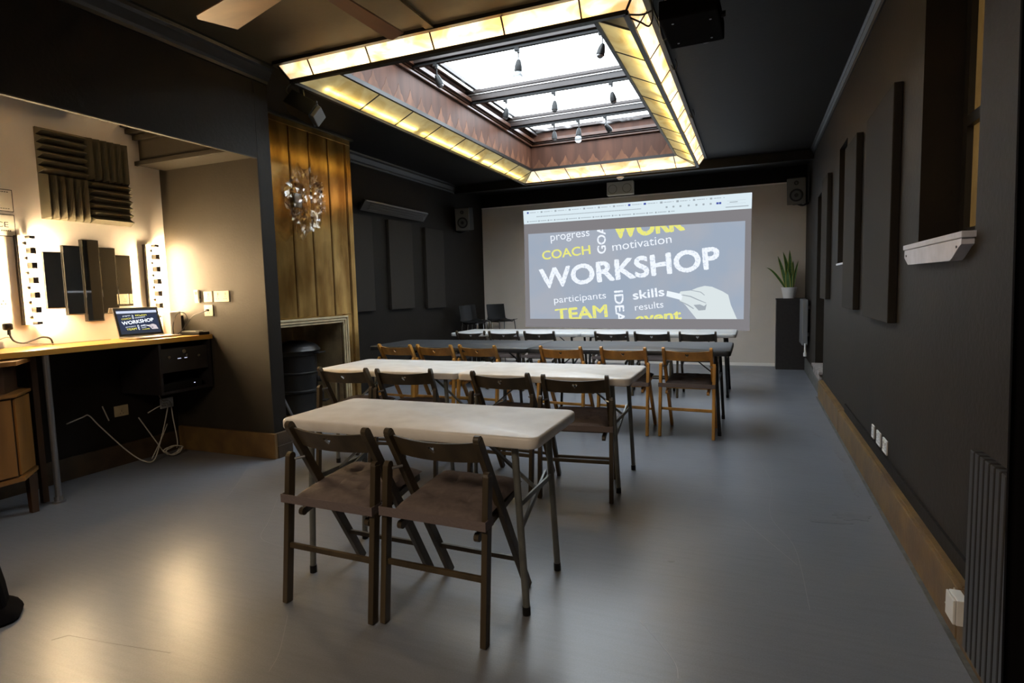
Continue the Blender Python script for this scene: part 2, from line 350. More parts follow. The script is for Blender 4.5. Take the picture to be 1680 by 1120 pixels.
bm = nb(); b2(bm, XR - .04, XO - .03, 7.41, 8.29, .25, .285, bev=.006); b2(bm, XR - .03, XR + .05, 7.45, 8.2, .17, .25, bev=.01); struct('trim_5', bm, M['stone'])
# white sill board under window 1
t = thing('window_sill', 'white chipped gloss-painted window sill board with clipped lower corners under the amber window', 'sill', (XR, 3.03, 1.43))
bm = nb(); b2(bm, -.045, .15, -.445, .445, .018, .042, bev=.004); obj('sill_board', bm, M['sill'], t)
bm = nb(); prism(bm, [(-.43, .016), (.435, .016), (.435, -.02), (.36, -.055), (-.30, -.06), (-.33, -.05), (-.40, -.015), (-.43, -.005)], lambda a, b: (-.04, a, b), lambda a, b: (-.0005, a, b)); obj('apron', bm, M['sill'], t)
for yy in (-.38, .39):
    bm = nb(); cyl(bm, (-.043, yy, -.012), (-.0405, yy, -.012), .005, n=8); obj('screw', bm, M['trim_black'], t)

# cornices
def cornice(name, p0, p1, nrm, m):
    p0 = Vector(p0); p1 = Vector(p1); nn = Vector(nrm)
    prof = [(0, -.12), (.015, -.12), (.02, -.10), (.035, -.085), (.05, -.06), (.065, -.035), (.085, -.02), (.09, 0), (0, 0)]
    bm = nb(); prism(bm, prof, lambda a, b: p0 + nn * a + Vector((0, 0, b)), lambda a, b: p1 + nn * a + Vector((0, 0, b)))
    struct(name, bm, m)
cornice('trim_6', (XL, 5.66, ZC), (XL, 8.95, ZC), (1, 0, 0), M['trim_black'])
cornice('trim_7', (XP, -3.1, ZC), (XP, 3.68, ZC), (1, 0, 0), M['trim_black'])
prof = [(0, -.075), (.012, -.075), (.018, -.06), (.018, -.05), (.035, -.03), (.035, -.022), (.05, -.01), (.05, 0), (0, 0)]
bm = nb(); prism(bm, prof, lambda a, b: (XR - a, -3.1, ZC + b), lambda a, b: (XR - a, 8.95, ZC + b)); struct('trim_8', bm, M['trim_black'])
bm = nb(); b2(bm, -2.05, -1.99, .2, 3.6, ZC - .018, ZC); struct('trim_9', bm, M['ceiling_warm'])

# baseboards
bm = nb(); b2(bm, XN, XN + .025, .25, 3.54, 0, .165, bev=.003); struct('baseboard_left', bm, M['dark_skirt'])
bm = nb(); b2(bm, -4.62, XP + .03, 3.512, 3.54, 0, .205, bev=.004); struct('baseboard_left', bm, M['brown_skirt'])
bm = nb(); b2(bm, XP, XP + .03, 3.54, 3.7, .10, .205, bev=.006); b2(bm, XP, XP + .036, 3.54, 3.7, 0, .10, bev=.004); struct('baseboard_left', bm, M['dark_skirt'])
for k, (y0, y1) in enumerate(((-3.0, 2.45), (2.455, 5.64), (5.655, 7.36))):
    bm = nb(); b2(bm, .685, XR, y0, y1, 0, .195, bev=.006); b2(bm, .70, XR, y0, y1, .19, .205)
    struct('baseboard_right', bm, M['brown_skirt'])
bm = nb(); b2(bm, .71, XR, 7.37, 9.6, 0, .19, bev=.006); struct('baseboard_right', bm, M['grey_skirt'])
bm = nb(); b2(bm, XR - .012, XR, -3, 5.6, .205, .27); struct('baseboard_right', bm, M['black_wall'])
bm = nb(); b2(bm, .668, .686, 1.0, 7.4, 0, .006); struct('trim_10', bm, M['grey_skirt'])

# floor patches
def blot(cx, cy, rx, ry, rz, seed, m, z=.0012):
    rnd = random.Random(seed); bm = nb(); n = 26; P = []
    for i in range(n):
        a = 2 * PI * i / n; k = .7 + .45 * rnd.random(); x = rx * k * math.cos(a); y = ry * k * math.sin(a)
        P.append((cx + x * math.cos(rz) - y * math.sin(rz), cy + x * math.sin(rz) + y * math.cos(rz)))
    prism(bm, P, lambda a, b: (a, b, 0), lambda a, b: (a, b, z)); return bm
for i, a in enumerate(((.52, 3.62, .10, .06, .2, 1), (.40, 3.50, .10, .025, .1, 2), (.60, 4.3, .03, .32, 0, 3), (.61, 4.9, .025, .2, .1, 4), (.50, 5.6, .02, .15, .2, 5), (-.35, 2.75, .016, .010, .4, 6))):
    struct('trim_11', blot(*a, M['stain']), M['stain'])
for a, b in (((-2.47, 1.345, 0), (-2.28, 1.365, 0)), ((-2.28, 1.365, 0), (-1.98, 1.405, 0)), ((-2.47, 1.345, 0), (-2.50, 1.30, 0))):
    bm = nb(); bar(bm, a, b, .0016, .003, up=(0, 0, 1)); struct('trim_12', bm, M['stain'])

M['scratch'] = mat('pale_floor_scratch', (.24, .245, .26), .5)
for k, P in enumerate(([(.05, 4.6), (.12, 4.1), (.10, 3.5), (.20, 3.1), (.22, 2.5)], [(-.05, 3.4), (.10, 3.1), (.20, 2.9)], [(-.75, 3.15), (-.55, 3.10), (-.40, 3.16)], [(-.25, 4.0), (-.18, 3.8), (-.15, 3.7)], [(-2.9, 2.9), (-2.6, 2.5), (-2.45, 2.3), (-2.2, 2.25)], [(-1.75, 1.75), (-1.6, 1.55), (-1.55, 1.45)], [(-3.6, 3.3), (-3.3, 2.9), (-3.1, 2.6)], [(-.4, 2.2), (-.25, 2.0), (-.22, 1.9)])):
    Q = smooth_pts([(a, b, 0) for a, b in P], 6); bm = nb()
    for a, b in zip(Q, Q[1:]): bar(bm, a, b, .0008, .0022, up=(0, 0, 1))
    struct('trim_15', bm, M['scratch'])
# ================================================================== SKYLIGHT WELL
WX0, WX1, WY0, WY1 = -3.07, -.98, 3.97, 8.35
ZG = 3.50
bm = nb(); b2(bm, WX0 - .1, WX0, WY0 - .1, WY1 + .1, 3.085, 3.6); struct('wall_well', bm, M['veneer'])
bm = nb(); b2(bm, WX1, WX1 + .1, WY0 - .1, WY1 + .1, 3.085, 3.6); struct('wall_well', bm, M['veneer'])
bm = nb(); b2(bm, WX0, WX1, WY1, WY1 + .1, 3.085, 3.6); struct('wall_well', bm, M['veneer'])
bm = nb(); b2(bm, WX0, WX1, WY0 - .1, WY0, 3.085, 3.6); struct('wall_well', bm, M['veneer'])
# mouldings round the top of the well
for (x0, x1, y0, y1) in ((WX0, WX0 + .035, WY0, WY1), (WX1 - .035, WX1, WY0, WY1), (WX0, WX1, WY1 - .035, WY1), (WX0, WX1, WY0, WY0 + .035)):
    bm = nb(); b2(bm, x0, x1, y0, y1, 3.405, 3.43, bev=.006)
    q = .03
    b2(bm, x0 if x0 > WX0 + .1 and x1 == WX1 else x0, x1, y0, y1, 3.445, 3.46)
    struct('trim_13', bm, M['moulding'])
for (x0, x1, y0, y1) in ((WX0, WX0 + .07, WY0, WY1), (WX1 - .07, WX1, WY0, WY1), (WX0, WX1, WY1 - .07, WY1), (WX0, WX1, WY0, WY0 + .07)):
    bm = nb(); b2(bm, x0, x1, y0, y1, 3.462, 3.50); struct('trim_14', bm, M['moulding'])
# inlaid triangles in the veneer, one thin piece each
rnd = random.Random(3)
wr = [o for o in bpy.data.objects if o.name.startswith('wall_well')]
def inlay(par, f, w0, h0):
    bm = nb(); prism(bm, [(-w0, 0), (w0, 0), (w0 * .55, h0 * .42), (w0 * .32, h0 * .5), (0, h0), (-w0 * .35, h0 * .52), (-w0 * .55, h0 * .4)], lambda a, b: f(a, b, 0), lambda a, b: f(a, b, .0015))
    obj('inlay', bm, M['veneer_light'], par)
y = WY0 + .25
while y < WY1 - .05:
    h0 = .14 + .03 * rnd.random()
    inlay(wr[0], lambda a, b, c, y=y: (WX0 + c, y + a, 3.09 + b), .095, h0); inlay(wr[1], lambda a, b, c, y=y: (WX1 - c, y + a, 3.09 + b), .095, h0); y += .2
x = WX0 + .12
while x < WX1 - .06:
    h0 = .13 + .03 * rnd.random()
    inlay(wr[2], lambda a, b, c, x=x: (x + a, WY1 - c, 3.09 + b), .10, h0); x += .205
# skylight: rafters, glass, frame
sk = thing('skylight', 'long rectangular glass roof light at the top of the panelled well', 'skylight', (0, 0, 0)); sk['kind'] = 'structure'
sk.name = 'window_3'; del sk['category']
bm = nb()
for (x0, x1, y0, y1) in ((WX0, WX0 + .12, WY0, WY1), (WX1 - .10, WX1, WY0, WY1), (WX0, WX1, WY1 - .07, WY1), (WX0, WX1, WY0, WY0 + .06)):
    b2(bm, x0 - .05, x1, y0, y1, 3.60, 3.64)
obj('frame', bm, M['beam'], sk)
ys = [WY0, 5.03, 6.27, 7.44, WY1]
for y0, y1 in zip(ys, ys[1:]):
    bm = nb(); b2(bm, WX0 - .04, WX1 + .04, y0, y1, 3.585, 3.592); obj('pane', bm, M['sky_glass'], sk)
for i, x in enumerate((WX0 + .09, WX1 - .05)):
    bm = nb(); b2(bm, x - .012, x + .012, WY0, WY1, 3.56, 3.585); obj('glazing_bar', bm, M['alu'], sk)
for k, y in enumerate((5.03, 6.27, 7.44)):
    t = thing('roof_beam', ['dark wooden cross beam of the skylight nearest the ceiling fan', 'dark wooden cross beam in the middle of the skylight', 'dark wooden cross beam of the skylight nearest the projection wall'][k], 'beam', (0, y, 3.5), group=None)
    bm = nb(); b2(bm, WX0, WX1, -.045, .045, -.03, .07, bev=.004); b2(bm, WX0, WX1, -.055, .055, .055, .085); obj('beam', bm, M['beam'], t)
    bm = nb(); b2(bm, WX0, WX1, -.06, -.052, .03, .036); obj('edge_strip', bm, M['alu'], t)
    bm = nb(); b2(bm, WX0 + .02, WX1 - .02, -.018, .018, -.055, -.0295); obj('lighting_track', bm, M['black_plastic'], t)

# ------------------------------------------------------------------ alabaster light box
OX0, OX1, OY0, OY1 = -3.385, -.640, 3.612, 8.72     # edge on the ceiling
RX0, RX1, RY0, RY1 = -3.318, -.729, 3.690, 8.70     # ridge
IX0, IX1, IY0, IY1 = -3.070, -.978, 3.968, 8.348    # edge on the well
ZR = 2.956; ZI = 3.072
lb = thing('light_box', 'glowing amber alabaster light frame hung round the skylight well', 'light', (0, 0, 0))
def quad_pane(bm, P, th=.006):
    a = [Vector(p) for p in P]; n = (a[1] - a[0]).cross(a[3] - a[0]).normalized() * th
    v = [bm.verts.new(p) for p in a] + [bm.verts.new(p + n) for p in a]
    for f in ((0, 1, 2, 3), (7, 6, 5, 4), (0, 4, 5, 1), (1, 5, 6, 2), (2, 6, 7, 3), (3, 7, 4, 0)): bm.faces.new([v[i] for i in f])
def lerp(a, b, t): return tuple(a[i] + (b[i] - a[i]) * t for i in range(3))
def side(A0, A1, B0, B1, axis, brk, m, flip):
    # A: upper edge, B: ridge edge; panes between cut values along axis, mitred at both ends
    cuts = sorted(brk)
    def pt(P, Q, v): return lerp(P, Q, (v - P[axis]) / (Q[axis] - P[axis]))
    seq = [(A0, B0)] + [(pt(A0, A1, v), pt(B0, B1, v)) for v in cuts] + [(A1, B1)]
    for (a, b), (c, d) in zip(seq, seq[1:]):
        if (Vector(a) - Vector(c)).length < .01: continue
        bm = nb(); quad_pane(bm, (a, c, d, b) if flip else (a, b, d, c)); obj('alabaster_pane', bm, m, lb)
    for a, b in seq[1:-1]:
        bm = nb(); up = (Vector(A1) - Vector(A0)).normalized(); bar(bm, a, b, .010, .012, up=up); obj('glazing_bar', bm, M['trim_black'], lb)
Z0 = ZC - .002
nbx = [-3.092, -2.571, -2.045, -1.518, -1.0]
lby = [4.526, 5.083, 5.646, 6.22, 6.76, 7.32, 7.87, 8.38]
rby = [3.974, 4.532, 5.09, 5.652, 6.235, 6.81, 7.366, 7.91, 8.45]
fbx = [-2.99, -2.50, -2.0, -1.50, -1.0]
fbx = [-3.03, -2.563, -2.03, -1.51, -1.02]
side((OX0, OY0, Z0), (OX1, OY0, Z0), (RX0, RY0, ZR), (RX1, RY0, ZR), 0, nbx, M['alab_amber'], True)
side((OX0, OY0, Z0), (OX0, OY1, Z0), (RX0, RY0, ZR), (RX0, RY1, ZR), 1, lby, M['alab_gold'], False)
side((OX1, OY0, Z0), (OX1, OY1, Z0), (RX1, RY0, ZR), (RX1, RY1, ZR), 1, rby, M['alab_amber'], True)
side((OX0, OY1, Z0), (OX1, OY1, Z0), (RX0, RY1, ZR), (RX1, RY1, ZR), 0, fbx, M['alab_amber'], False)
side((IX0, IY0, ZI), (IX1, IY0, ZI), (RX0, RY0, ZR), (RX1, RY0, ZR), 0, nbx[1:-1], M['alab_gold'], False)
side((IX0, IY0, ZI), (IX0, IY1, ZI), (RX0, RY0, ZR), (RX0, RY1, ZR), 1, lby, M['alab_gold'], True)
side((IX1, IY0, ZI), (IX1, IY1, ZI), (RX1, RY0, ZR), (RX1, RY1, ZR), 1, rby, M['alab_gold'], False)
side((IX0, IY1, ZI), (IX1, IY1, ZI), (RX0, RY1, ZR), (RX1, RY1, ZR), 0, fbx, M['alab_amber'], True)
bm = nb()
def loop(x0, x1, y0, y1, z, w_, d_):
    C = [(x0, y0, z), (x1, y0, z), (x1, y1, z), (x0, y1, z)]
    for i in range(4): bar(bm, C[i], C[(i + 1) % 4], w_, d_, up=(0, 0, 1))
loop(RX0, RX1, RY0, RY1, ZR - .004, .026, .034)
for O, Rr, I in (((OX0, OY0), (RX0, RY0), (IX0, IY0)), ((OX1, OY0), (RX1, RY0), (IX1, IY0)), ((OX1, OY1), (RX1, RY1), (IX1, IY1)), ((OX0, OY1), (RX0, RY1), (IX0, IY1))):
    bar(bm, (*O, Z0), (*Rr, ZR), .014, .014); bar(bm, (*Rr, ZR), (*I, ZI), .014, .014)
obj('ridge_frame', bm, M['trim_black'], lb)
bm = nb(); loop(OX0 - .012, OX1 + .012, OY0 - .012, OY1 + .012, ZC - .012, .026, .036); obj('outer_frame', bm, M['trim_black'], lb)
bm = nb(); loop(IX0 + .006, IX1 - .006, IY0 + .006, IY1 - .006, ZI + .002, .036, .026); obj('inner_frame', bm, M['trim_black'], lb)
for ti, (p, q) in enumerate((((-3.20, 3.735, 3.02), (-.85, 3.735, 3.02)), ((-3.262, 3.95, 3.003), (-3.262, 8.5, 3.003)), ((-.765, 3.95, 3.015), (-.765, 8.5, 3.015)), ((-3.15, 8.625, 3.015), (-.9, 8.625, 3.015)))):
    bm = nb(); P = Vector(p); Q = Vector(q); n = 3
    for i in range(n):
        a = P.lerp(Q, (i + .04) / n); b = P.lerp(Q, (i + .96) / n); cyl(bm, a, b, .011, n=8)
    obj('lamp_tube', bm, M['tube'] if ti in (0,) else M['tube_soft'], lb)

# ================================================================== FOLDING TABLES
def rrect(x0, x1, y0, y1, r, n=6):
    P = []
    for cx, cy, a0 in ((x1 - r, y1 - r, 0), (x0 + r, y1 - r, 90), (x0 + r, y0 + r, 180), (x1 - r, y0 + r, 270)):
        for i in range(n + 1):
            a = math.radians(a0 + 90 * i / n); P.append((cx + r * math.cos(a), cy + r * math.sin(a)))
    return P
def top_mesh(L, D, H, th, r, m, parent):
    bm = nb(); rings = []
    for ins, z in ((.030, H - th), (.004, H - th), (0, H - th + .006), (0, H - .010), (.003, H - .004), (.009, H)):
        rings.append([bm.verts.new((x, y, z)) for x, y in rrect(-L / 2 + ins, L / 2 - ins, -D / 2 + ins, D / 2 - ins, max(r - ins, .01))])
    for a, b in zip(rings, rings[1:]):
        for i in range(len(a)):
            j = (i + 1) % len(a); bm.faces.new((a[i], a[j], b[j], b[i]))
    bm.faces.new(rings[-1]); bm.faces.new(rings[0][::-1])
    return obj('tabletop', bm, m, parent, smooth=True)
def make_table(label, group, loc, L, D, mtop, mleg, H=.745, th=.045, rz=0, legx=.09, r=.045, lw=.0145):
    t = thing('folding_table', label, 'table', loc, rz, group)
    top_mesh(L, D, H, th, r, mtop, t)
    for s in (-1, 1):
        xf = s * (L / 2 - legx); xt = s * (L / 2 - legx - .035); yy = D / 2 - .075
        for q in (-1, 1):
            bm = nb(); cyl(bm, (xt, q * yy, H - th), (xf, q * yy, .03), lw, n=14); lg = obj('leg', bm, mleg, t, smooth=True)
            bm = nb(); cyl(bm, (xf - s * .001, q * yy, .035), (xf, q * yy, 0), lw + .002, n=14); obj('foot_cap', bm, M['black_plastic'], lg)
        bm = nb(); cyl(bm, (xt, -yy, H - th - .01), (xt, yy, H - th - .01), lw, n=10); obj('top_rail', bm, mleg, t, smooth=True)
        xm = xt + (xf - xt) * .42
        bm = nb(); bar(bm, (xm, -yy, .45), (xm, yy, .45), .008, .022, up=(1, 0, 0)); obj('crossbar', bm, mleg, t)
        bm = nb(); bar(bm, (xm, .0, .45), (xm - s * .30, 0, H - th - .005), .018, .010, up=(0, 1, 0)); obj('brace', bm, mleg, t)
        bm = nb(); bar(bm, (xm - s * .005, -yy, .33), (xm - s * .02, yy * .9, .47), .009, .024, up=(1, 0, 0)); obj('brace', bm, mleg, t)
    return t
T = []
T.append(make_table('short white plastic folding table with grey legs, nearest the camera', None, (-1.372, 2.29, 0), 1.25, .55, M['table_white'], M['leg_grey'], legx=.085))
T.append(make_table('white folding table in the second row, its left end by the iron stove', 'second row of white tables', (-2.478, 3.85, 0), 1.19, .65, M['table_white'], M['leg_grey']))
T.append(make_table('white folding table in the second row, on the side of the open floor', 'second row of white tables', (-1.287, 3.85, 0), 1.19, .65, M['table_white'], M['leg_grey']))
T.append(make_table('black folding table in the third row, on the side of the dark wall', 'third row of black tables', (-2.915, 5.62, 0), 1.83, .84, M['table_black'], M['leg_black']))
T.append(make_table('black folding table in the third row, on the side of the open floor', 'third row of black tables', (-1.085, 5.62, 0), 1.83, .84, M['table_black'], M['leg_black']))
T.append(make_table('pale grey folding table in the last row, on the side of the dark wall', 'last row of pale tables', (-2.92, 7.43, 0), 1.83, .76, M['table_grey'], M['leg_black']))
T.append(make_table('pale grey folding table in the last row, below the right half of the projection', 'last row of pale tables', (-1.09, 7.43, 0), 1.83, .76, M['table_grey'], M['leg_black']))

# ================================================================== FOLDING CHAIRS
def back_slat():
    # curved slat with a small heart-shaped finger hole
    bm = nb(); W_ = .186; z0, z1 = .657, .748; n = 24; sag = .0
    outer = [(-W_ + 2 * W_ * i / n, z1 - .010 * (1 - (2 * i / n - 1) ** 2)) for i in range(n + 1)] + [(W_ - 2 * W_ * i / n, z0 + .004 - .004 * (1 - (2 * i / n - 1) ** 2)) for i in range(n + 1)]
    hole = [(0, -.010), (.006, -.003), (.011, .003), (.010, .009), (.005, .010), (0, .006), (-.005, .010), (-.010, .009), (-.011, .003), (-.006, -.003)]
    hz = .706
    for P in (outer, [(a * 1.5, b * 1.5 + hz) for a, b in hole]):
        vs = [bm.verts.new((a, 0, b)) for a, b in P]
        for i in range(len(vs)): bm.edges.new((vs[i], vs[(i + 1) % len(vs)]))
    bmesh.ops.triangle_fill(bm, use_beauty=True, edges=bm.edges[:])
    ex = bmesh.ops.extrude_face_region(bm, geom=bm.faces[:])
    for v in [g for g in ex['geom'] if isinstance(g, bmesh.types.BMVert)]: v.co.y += .014
    for v in bm.verts:
        base = -.195 + (.77 - v.co.z) * .565
        v.co.y += base - .03 * (1 - (v.co.x / W_) ** 2) - .004
    return bm
def cushion_mesh():
    bm = nb(); n = 22; W_, D_ = .195, .200; G = {}; rnd = random.Random(5)
    butt = [(-.075, -.07), (.075, -.07), (-.075, .08), (.075, .08)]
    for layer in (0, 1):
        for i in range(n + 1):
            for j in range(n + 1):
                u = -1 + 2 * i / n; v = -1 + 2 * j / n; x = u * W_; y = v * D_
                e = max(0, 1 - abs(u) ** 5) * max(0, 1 - abs(v) ** 5)
                h = .030 * e ** .35
                if layer:
                    for bx, by in butt:
                        dd = math.hypot(x - bx, y - by); h -= .024 * math.exp(-(dd / .022) ** 2)
                        a = math.atan2(y - by, x - bx); h += .006 * math.sin(a * 5 + bx * 40) * math.exp(-(dd / .055) ** 2) * e
                    h += .002 * math.sin(x * 70 + y * 31) * e + .0015 * math.sin(y * 90 - x * 20) * e
                    z = .464 + h
                else: z = .464 - .004 * e
                G[layer, i, j] = bm.verts.new((x, y, z + .02 * (y / D_)))
    for i in range(n):
        for j in range(n):
            bm.faces.new([G[1, a, b] for a, b in ((i, j), (i + 1, j), (i + 1, j + 1), (i, j + 1))])
            bm.faces.new([G[0, a, b] for a, b in ((i, j), (i, j + 1), (i + 1, j + 1), (i + 1, j))])
    bmesh.ops.remove_doubles(bm, verts=bm.verts, dist=.0008)
    be = [e for e in bm.edges if e.is_boundary]
    if be: bmesh.ops.bridge_loops(bm, edges=be) if len(be) > 8 else None
    return bm
def make_chair(label, group, mw, mc, loc, rz):
    t = thing('folding_chair', label, 'chair', loc, rz, group)
    for s in (-1, 1):
        bm = nb(); bar(bm, (s * .197, .232, .002), (s * .197, -.197, .762), .025, .038, bev=.003); cyl(bm, (s * .186, -.197, .762), (s * .208, -.197, .762), .017, n=14)
        obj('long_leg', bm, mw, t)
        bm = nb(); bar(bm, (s * .2225, -.238, .002), (s * .2225, -.175, .625), .025, .038, bev=.004); cyl(bm, (s * .2095, -.175, .622), (s * .2315, -.175, .622), .0175, n=14)
        obj('short_leg', bm, mw, t)
        bm = nb(); cyl(bm, (s * .18, -.135, .612), (s * .21, -.165, .607), .006, n=8); obj('hinge_bolt', bm, M['grey_metal'], t)
        bm = nb(); bar(bm, (s * .172, .20, .458), (s * .172, -.165, .385), .020, .030, bev=.003); cyl(bm, (s * .162, -.172, .384), (s * .182, -.172, .384), .017, n=12); obj('seat_rail', bm, mw, t)
    obj('backrest', back_slat(), mw, t, smooth=True)
    bm = nb(); bar(bm, (-.21, -.213, .245), (.21, -.213, .245), .016, .022, bev=.003, up=(0, 1, 0)); obj('stretcher', bm, mw, t)
    bm = nb(); bar(bm, (-.19, .142, .165), (.19, .142, .165), .016, .020, bev=.003, up=(0, 1, 0)); obj('stretcher', bm, mw, t)
    for k in range(6):
        y = -.175 + k * .072
        bm = nb(); box(bm, (0, y, .447 + .02 * y / .2), (.345, .052, .012), rot=(.1, 0, 0), bev=.002); obj('seat_slat', bm, mw, t)
    cu = obj('cushion', cushion_mesh(), mc, t, smooth=True)
    for bx, by in ((-.075, -.07), (.075, -.07), (-.075, .08), (.075, .08)):
        bm = nb(); sph(bm, (bx, by, .4745 + .1 * by), .009, (1, 1, .45), 10, 6); obj('button', bm, mc, cu)
    bm = nb()
    for (a, b) in (((-.236, -.228, .452), (.236, -.228, .452)),): bar(bm, a, b, .004, .036, bev=.001, up=(0, 1, 0))
    for s in (-1, 1): bar(bm, (s * .234, -.229, .452), (s * .234, -.165, .456), .004, .034, up=(1, 0, 0))
    obj('tie_band', bm, M['strap'], t)
    return t
R1L = ['dark brown folding chair with a taupe tufted cushion, front row, nearer the alcove', 'dark brown folding chair with a taupe tufted cushion, front row, nearer the open floor']
cA = make_chair(R1L[0], 'front row chairs', M['dark_chair'], M['cushion'], (-1.600, 2.068, 0), math.radians(-1.5))
cB = dup(cA, (-1.112, 2.078, 0), math.radians(-2), R1L[1], 'front row chairs')
R2 = [(-2.765, 3.615, 3, 'dark brown folding chair in the second row, leftmost, beside the iron stove'), (-2.295, 3.645, 11, 'dark brown folding chair in the second row, second from the iron stove, turned slightly'),
      (-1.515, 3.64, -2, 'dark brown folding chair in the second row, just right of the white table seam'), (-1.03, 3.615, 6, 'dark brown folding chair in the second row, rightmost, at the open table end')]
for x, y, a, lab in R2: dup(cA, (x, y, 0), math.radians(a), lab, 'second row chairs')
G3 = ['golden beech folding chair in the third row, leftmost, in front of the dark wall', 'golden beech folding chair in the third row, second from the dark wall', 'golden beech folding chair in the third row, just left of the black table seam',
      'golden beech folding chair in the third row, just right of the black table seam', 'golden beech folding chair in the third row, second from the open floor', 'golden beech folding chair in the third row, rightmost, its whole height in view']
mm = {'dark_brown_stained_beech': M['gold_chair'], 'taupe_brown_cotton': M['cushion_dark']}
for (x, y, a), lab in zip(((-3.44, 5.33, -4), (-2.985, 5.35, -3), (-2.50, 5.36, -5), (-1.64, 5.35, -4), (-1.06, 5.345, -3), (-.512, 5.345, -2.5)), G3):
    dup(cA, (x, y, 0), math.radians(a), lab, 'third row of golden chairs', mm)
G4 = ['dark chair back in the fourth row, leftmost, below the black stools', 'dark chair back in the fourth row, second from the dark wall', 'dark chair back in the fourth row, just left of the middle gap',
      'dark chair back in the fourth row, just right of the middle gap', 'dark chair back in the fourth row, second from the open floor', 'dark chair back in the fourth row, rightmost, near the table end']
for (x, y, a), lab in zip(((-3.53, 7.22, 6), (-3.04, 7.22, 3), (-2.53, 7.21, 0), (-1.60, 7.22, 0), (-1.105, 7.20, -2), (-.59, 7.20, 0)), G4):
    dup(cA, (x, y, 0), math.radians(a), lab, 'fourth row of dark chairs', {'taupe_brown_cotton': M['cushion_dark']})

# ================================================================== WRITING AND PROJECTION
def text_mesh(s):
    c = bpy.data.curves.new('t', 'FONT'); c.body = s; c.resolution_u = 5
    o = bpy.data.objects.new('t', c); COL.objects.link(o)
    dg = bpy.context.evaluated_depsgraph_get(); me = bpy.data.meshes.new_from_object(o.evaluated_get(dg))
    bpy.data.objects.remove(o); bpy.data.curves.remove(c)
    return me
def text_bm(s, p0, p1, capsrc, height, wobble=0., weight=0., seed=0, axis=None):
    """text on a plane: baseline p0->p1 (2D), glyph height = height; returns bmesh in (x, y=0, z)"""
    me = text_mesh(s); bm = nb(); bm.from_mesh(me); bpy.data.meshes.remove(me)
    bmesh.ops.remove_doubles(bm, verts=bm.verts, dist=1e-5)
    if wobble:
        for _ in range(2):
            le = [e for e in bm.edges if e.is_boundary and e.calc_length() > .05]
            if le: bmesh.ops.subdivide_edges(bm, edges=le, cuts=2)
    xs = [v.co.x for v in bm.verts]; x0, x1 = min(xs), max(xs)
    p0 = Vector(p0); p1 = Vector(p1); d = p1 - p0; L = d.length; ux = d / L; uy = Vector((-ux.y, ux.x)); sx = L / (x1 - x0); sy = height / capsrc
    rnd = random.Random(seed); 
    if weight:
        nn = {}
        for v in bm.verts:
            a = Vector((0, 0))
            for e in v.link_edges:
                if e.is_boundary:
                    f = e.link_faces[0]; c = f.calc_center_median(); m_ = (e.verts[0].co + e.verts[1].co) / 2; q = (e.verts[1].co - e.verts[0].co); nrm = Vector((q.y, -q.x))
                    if nrm.dot((m_ - c).xy) < 0: nrm = -nrm
                    if nrm.length: a += nrm.normalized()
            if a.length: nn[v] = a.normalized()
        for v, a in nn.items(): v.co.x += a.x * weight; v.co.y += a.y * weight
    for v in bm.verts:
        a = (v.co.x - x0) * sx + rnd.uniform(-wobble, wobble) * height; b = v.co.y * sy + rnd.uniform(-wobble, wobble) * height
        p = p0 + ux * a + uy * b; v.co = Vector((p.x, 0, p.y))
    return bm
def clip(bm, z=None, keep_below=True, p=None, n=None):
    bmesh.ops.bisect_plane(bm, geom=bm.verts[:] + bm.edges[:] + bm.faces[:], plane_co=p, plane_no=n, clear_outer=True)
    return bm
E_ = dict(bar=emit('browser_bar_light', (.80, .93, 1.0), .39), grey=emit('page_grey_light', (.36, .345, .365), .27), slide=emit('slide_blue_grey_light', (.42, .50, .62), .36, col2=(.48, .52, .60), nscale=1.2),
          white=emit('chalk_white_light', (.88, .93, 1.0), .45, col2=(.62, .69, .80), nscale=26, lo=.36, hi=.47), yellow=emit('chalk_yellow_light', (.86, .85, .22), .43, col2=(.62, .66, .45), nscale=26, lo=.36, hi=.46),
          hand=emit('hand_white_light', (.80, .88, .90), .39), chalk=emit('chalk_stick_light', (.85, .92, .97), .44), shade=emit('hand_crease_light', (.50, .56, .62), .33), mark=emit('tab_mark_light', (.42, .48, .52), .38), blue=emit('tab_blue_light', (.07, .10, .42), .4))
L_ = dict(bar=emit('laptop_bar', (.62, .68, .85), 0.51), grey=emit('laptop_page', (.03, .035, .05), 0.6), slide=emit('laptop_slide', (.028, .035, .065), 0.6), white=emit('laptop_white', (.85, .9, 1.0), 0.6), yellow=emit('laptop_yellow', (.65, .60, .10), 0.6),
          hand=emit('laptop_hand', (.55, .48, .50), 0.6), chalk=emit('laptop_chalk', (.8, .8, .8), 0.6), shade=emit('laptop_shade', (.08, .08, .10), 0.6), mark=emit('laptop_mark', (.3, .33, .4), 0.6), blue=emit('laptop_blue', (.1, .1, .5), 0.6))
